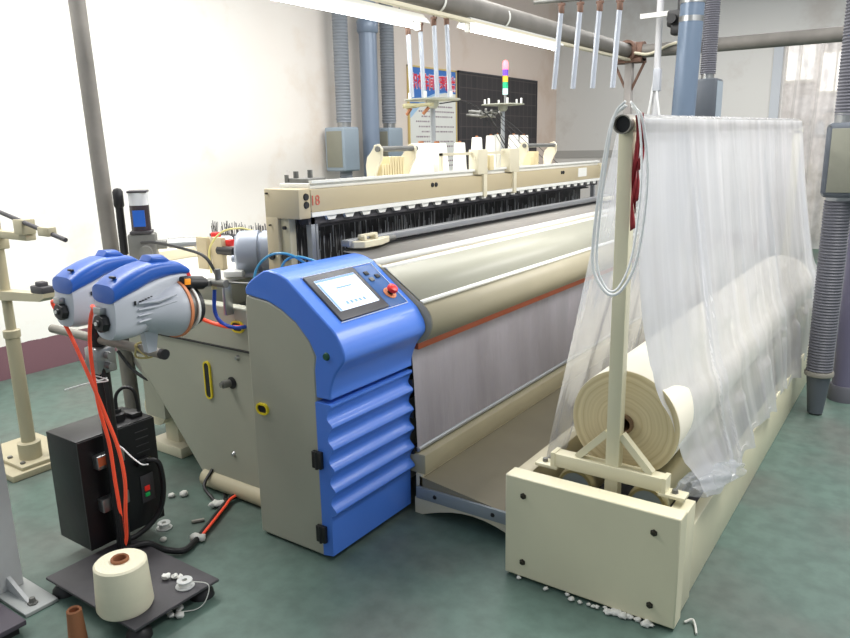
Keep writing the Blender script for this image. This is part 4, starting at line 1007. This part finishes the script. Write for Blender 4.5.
f1 = feeder((-2.11, 1.385, 1.100), R(85), 'blue and grey yarn feeder nearest the camera, front of the pair')
f2 = feeder((-2.47, 1.45, 1.085), R(87), 'blue and grey yarn feeder half hidden behind the front one')
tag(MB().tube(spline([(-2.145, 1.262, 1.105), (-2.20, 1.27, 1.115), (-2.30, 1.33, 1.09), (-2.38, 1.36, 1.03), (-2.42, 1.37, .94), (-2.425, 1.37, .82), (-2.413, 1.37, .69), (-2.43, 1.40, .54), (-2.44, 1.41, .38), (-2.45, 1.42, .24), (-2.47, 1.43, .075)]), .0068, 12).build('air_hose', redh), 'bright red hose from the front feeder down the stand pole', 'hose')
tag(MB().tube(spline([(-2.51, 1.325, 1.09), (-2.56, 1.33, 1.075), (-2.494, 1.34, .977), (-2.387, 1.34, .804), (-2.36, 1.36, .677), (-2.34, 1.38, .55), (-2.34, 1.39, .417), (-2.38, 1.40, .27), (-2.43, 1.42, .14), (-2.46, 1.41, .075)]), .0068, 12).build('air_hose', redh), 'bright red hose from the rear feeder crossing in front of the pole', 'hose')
tag(MB().tube(spline([(-2.50, 1.44, .90), (-2.44, 1.425, .72), (-2.45, 1.42, .5), (-2.455, 1.42, .3), (-2.44, 1.41, .07)]), .009, 8).build('black_cable', cabl), 'black cable running straight down the feeder stand pole', 'cable')
# cable bundle on the floor
fb = empty('cable_bundle', 'black cable bundle snaking over the floor from stand to loom', 'cable', (0, 0, 0))
path = spline([(-2.47, 1.42, .075), (-2.43, 1.50, .078), (-2.40, 1.56, .03), (-2.35, 1.61, .018), (-2.37, 1.68, .016), (-2.42, 1.78, .016), (-2.50, 1.93, .016), (-2.54, 2.02, .02), (-2.5, 2.12, .03)])
MB().tube(path, .013, 10).build('cable', cabl, fb)
MB().tube([p + Vector((.012, .008, .008)) for p in path[36:]], .006, 8).build('red_lead', redh, fb)
MB().tube(spline([(-2.50, 1.93, .012), (-2.62, 1.98, .012), (-2.70, 2.0, .05), (-2.72, 2.07, .10)]), .008, 8).tube(spline([(-2.56, 2.0, .01), (-2.64, 2.06, .012), (-2.72, 2.05, .03), (-2.8, 2.1, .07)]), .006, 8).build('side_lead', cabl, fb)
for k, (x, y) in enumerate(((-2.385, 1.70), (-2.56, 1.95), (-2.43, 1.52))):
    lb = MB()
    for q in range(4): lb.blob((x + random.uniform(-.02, .02), y + random.uniform(-.02, .02), .018), random.uniform(.012, .022), 2, .8, .25)
    tag(lb.build('lint_clump', lintm, auto=False), ['white lint clump caught on the floor cable halfway along', 'white lint clump where the cables pass under the loom', 'white lint clump at the rear edge of the dark base plate'][k], 'lint')
for k, (x, y, r) in enumerate(((-2.82, 1.90, .016), (-2.78, 1.94, .02), (-2.51, 1.63, .014))):
    tag(MB().blob((x, y, r * .6), r, 3, .7, .12).build('lint_tuft', lintm, auto=False), ['small lint tuft on the floor right of the electrical box, left one', 'larger lint tuft on the floor between electrical box and loom', 'small round lint tuft on the floor beside the thread spool'][k], 'lint')
tag(MB().cyl((-2.53, 1.79, .008), (-2.50, 1.835, .008), .008, seg=12).build('metal_pin', galv), 'small metal pin lying on the floor before the loom foot', 'pin')
# spools
def spool(x, y, z, lab):
    sp = empty('thread_spool', lab, 'spool', (x, y, z))
    MB().lathe([(0, 0), (.033, 0), (.034, .002), (.033, .004), (.012, .005)], seg=28).lathe([(.010, .022), (.027, .022), (.028, .024), (.027, .026), (.010, .026)], seg=28, closed=True).build('flange', mat('milky_plastic', s(206, 208, 206), .3), sp)
    MB().lathe([(.012, .004), (.022, .005), (.022, .021), (.012, .022)], seg=24, closed=True).build('thread', white, sp)
    return sp
spool(-2.07, 1.41, .067, 'small white thread spool on the right corner of the dark base plate')
spool(-2.60, 1.70, .001, 'small white thread spool lying on the floor behind the electrical box')
tag(MB().tube(spline([(-2.05, 1.425, .085), (-1.99, 1.45, .08), (-1.985, 1.43, .03), (-2.0, 1.40, .006), (-2.03, 1.36, .006)]), .0018, 6).build('loose_thread', lintm), 'white loose thread trailing from the base plate spool to the floor', 'thread')
lb = MB()
for q in range(6): lb.blob((-2.015 + random.uniform(-.05, .03), 1.345 + random.uniform(-.03, .03), .012), random.uniform(.010, .018), 2, .6, .3)
tag(lb.build('lint_clump', lintm, auto=False), 'grey lint clump under the right corner of the dark base plate', 'lint')
k_ = empty('crumpled_tissue', 'small crumpled white thread knot lying on the base plate', 'scrap', (-2.165, 1.40, .066))
MB().blob((0, 0, .013), .015, 2, .8, .3).blob((.022, .022, .010), .012, 2, .7, .3).blob((.042, .030, .010), .012, 2, .7, .3).build('knot', white, k_)
# big cream cone on the plate
bc = empty('yarn_package', 'large cream yarn package on brown core standing on the base plate', 'yarn cone', (-2.148, 1.222, .067))
MB().lathe([(.028, 0), (.088, 0), (.094, .012), (.0865, .168), (.080, .174), (.028, .176)], seg=56).build('wound_yarn', yarn, bc)
MB().lathe([(.022, -.0), (.030, -.0), (.030, .184), (.026, .188), (.022, .184)], seg=36, closed=True).build('cardboard_core', card, bc)
# empty brown tube
bt_ = empty('cardboard_tube', 'empty brown cardboard cone tube at the bottom edge', 'tube', (-2.21, 1.075, 0))
MB().lathe([(.020, .0), (.030, .0), (.024, .112), (.020, .117), (.016, .112)], seg=32, closed=True).build('tube', card, bt_)
# grey column and its foot, bottom left
gc = empty('grey_column', 'pale grey square column with bolted foot at the left edge', 'column', (-2.735, 1.075, 0))
MB().box(-.065, .06, -.06, .06, .012, 2.4, .008).build('shaft', greycov, gc)
MB().box(-.10, .26, -.04, .08, .0, .014, .003).build('foot_plate', mat('foot_grey', s(176, 180, 178), .5, var=.15), gc)
MB().prism([(.06, .014), (.20, .014), (.06, .07)], .0, .014).build('gusset', greycov, gc)
MB().lathe([(0, .024), (.010, .024), (.011, .008), (.018, .006), (.018, 0)], (.215, .01, .014), 'Z', 6).build('bolt', dsteel, gc)
db = empty('dark_slab', 'dark purplish slab in the bottom left corner', 'slab', (-2.49, .90, 0))
MB().box(-.22, .10, -.16, .10, .03, .05, .004).build('top', mat('dark_purple_grey', s(78, 72, 82), .6, var=.15), db)
MB().box(-.20, .08, -.14, .08, .0, .03).build('plinth', black, db)

# ------------------------------------------------------------------ beige stand with arms at the far left, and grey pole
bs = empty('beige_stand', 'beige stand with two side arms on a flat base, far left', 'stand', (-3.78, 1.72, 0))
MB().box(-.34, .16, -.16, .22, 0, .035, .006).box(-.06, .14, -.10, .10, .035, .055, .004).build('base', creamd, bs)
MB().lathe([(.0, .055), (.055, .055), (.055, .14), (.034, .145), (.034, .70), (.040, .705), (.040, .74), (.024, .745), (.024, 1.32), (0, 1.32)], (.035, 0, 0), seg=28).build('post', creamd, bs)
MB().box(.0, .07, -.04, .04, 1.15, 1.21, .006).build('collar', creamd, bs)
for x, y in ((.09, -.07), (-.04, -.07)): MB().lathe([(0, .01), (.012, .01), (.013, 0)], (x, y, .055), 'Z', 6).build('bolt', dsteel, bs)
MB().prism([(-.02, .90), (.05, .90), (.41, .93), (.45, .95), (.45, .97), (.05, .945), (-.02, .945)], -.03, .03).build('lower_arm', creamd, bs)
MB().box(.34, .45, -.03, .03, .965, 1.0, .006).box(.37, .42, -.02, .02, .995, 1.02, .006).build('arm_clamp', dkgrey, bs)
MB().box(-.10, .36, -.025, .025, 1.21, 1.245, .004).build('upper_arm', creamd, bs)
MB().cyl((.12, -.03, 1.345), (.71, -.03, 1.235), .010).build('guide_rod', dkgrey, bs)
MB().box(.30, .38, -.045, .02, 1.24, 1.31, .006).build('rod_clamp', creamd, bs)
MB().box(.52, .61, -.05, -.01, 1.245, 1.285, .004).build('rod_clamp', creamd, bs)
gp = empty('roof_pole', 'tall grey round pole rising from the floor before the left wall', 'pole', (-3.655, 2.28, 0))
MB().cyl((0, 0, 0), (-.118, 0, 3.6), .042, seg=28).build('pole', gpipe, gp)
MB().lathe([(0, 0), (.09, 0), (.09, .015), (.045, .02)], seg=24).build('base_flange', dsteel, gp)

# ------------------------------------------------------------------ light and camera
w = bpy.data.worlds.new('W'); bpy.context.scene.world = w; w.use_nodes = True
w.node_tree.nodes['Background'].inputs[0].default_value = (.88, .94, 1, 1); w.node_tree.nodes['Background'].inputs[1].default_value = .48
def area(name, loc, rot, sx, sy, e, col=(1, .98, .95)):
    l = bpy.data.lights.new(name, 'AREA'); l.shape = 'RECTANGLE'; l.size = sx; l.size_y = sy; l.energy = e; l.color = col
    o = bpy.data.objects.new(name, l); C.objects.link(o); o.location = loc; o.rotation_euler = rot; return o
area('light_over_loom', (-2.9, 4.2, 3.7), (0, 0, 0), 1.2, 4.5, 120)
area('light_left_aisle', (-4.2, 1.8, 3.5), (0, R(-18), 0), .6, 4, 150)
area('light_right_aisle', (.6, 4.5, 3.6), (0, R(12), 0), .8, 5, 205)
area('light_back', (-2.0, 9.3, 3.6), (R(0), 0, 0), 3, 1, 90)
area('light_hall', (-.5, BY + 1.6, 3.6), (0, 0, 0), 2, 1, 90)

cam = bpy.data.cameras.new('cam'); co = bpy.data.objects.new('camera', cam); C.objects.link(co)
bpy.context.scene.camera = co
cam.sensor_width = 36; cam.lens = 727 / 850 * 36; cam.clip_start = .05
yaw, pit, rol = R(34.98), R(13.37), R(-1.14)
f_ = Vector((-math.sin(yaw) * math.cos(pit), math.cos(yaw) * math.cos(pit), -math.sin(pit)))
r_ = f_.cross(Vector((0, 0, 1))).normalized(); u_ = r_.cross(f_)
r2 = math.cos(rol) * r_ + math.sin(rol) * u_; u2 = -math.sin(rol) * r_ + math.cos(rol) * u_
co.matrix_world = Matrix(((r2.x, u2.x, -f_.x, 0), (r2.y, u2.y, -f_.y, 0), (r2.z, u2.z, -f_.z, 1.6), (0, 0, 0, 1)))
vs = bpy.context.scene.view_settings
vs.view_transform = 'Standard'; vs.look = 'None'; vs.exposure = .0; vs.gamma = 1
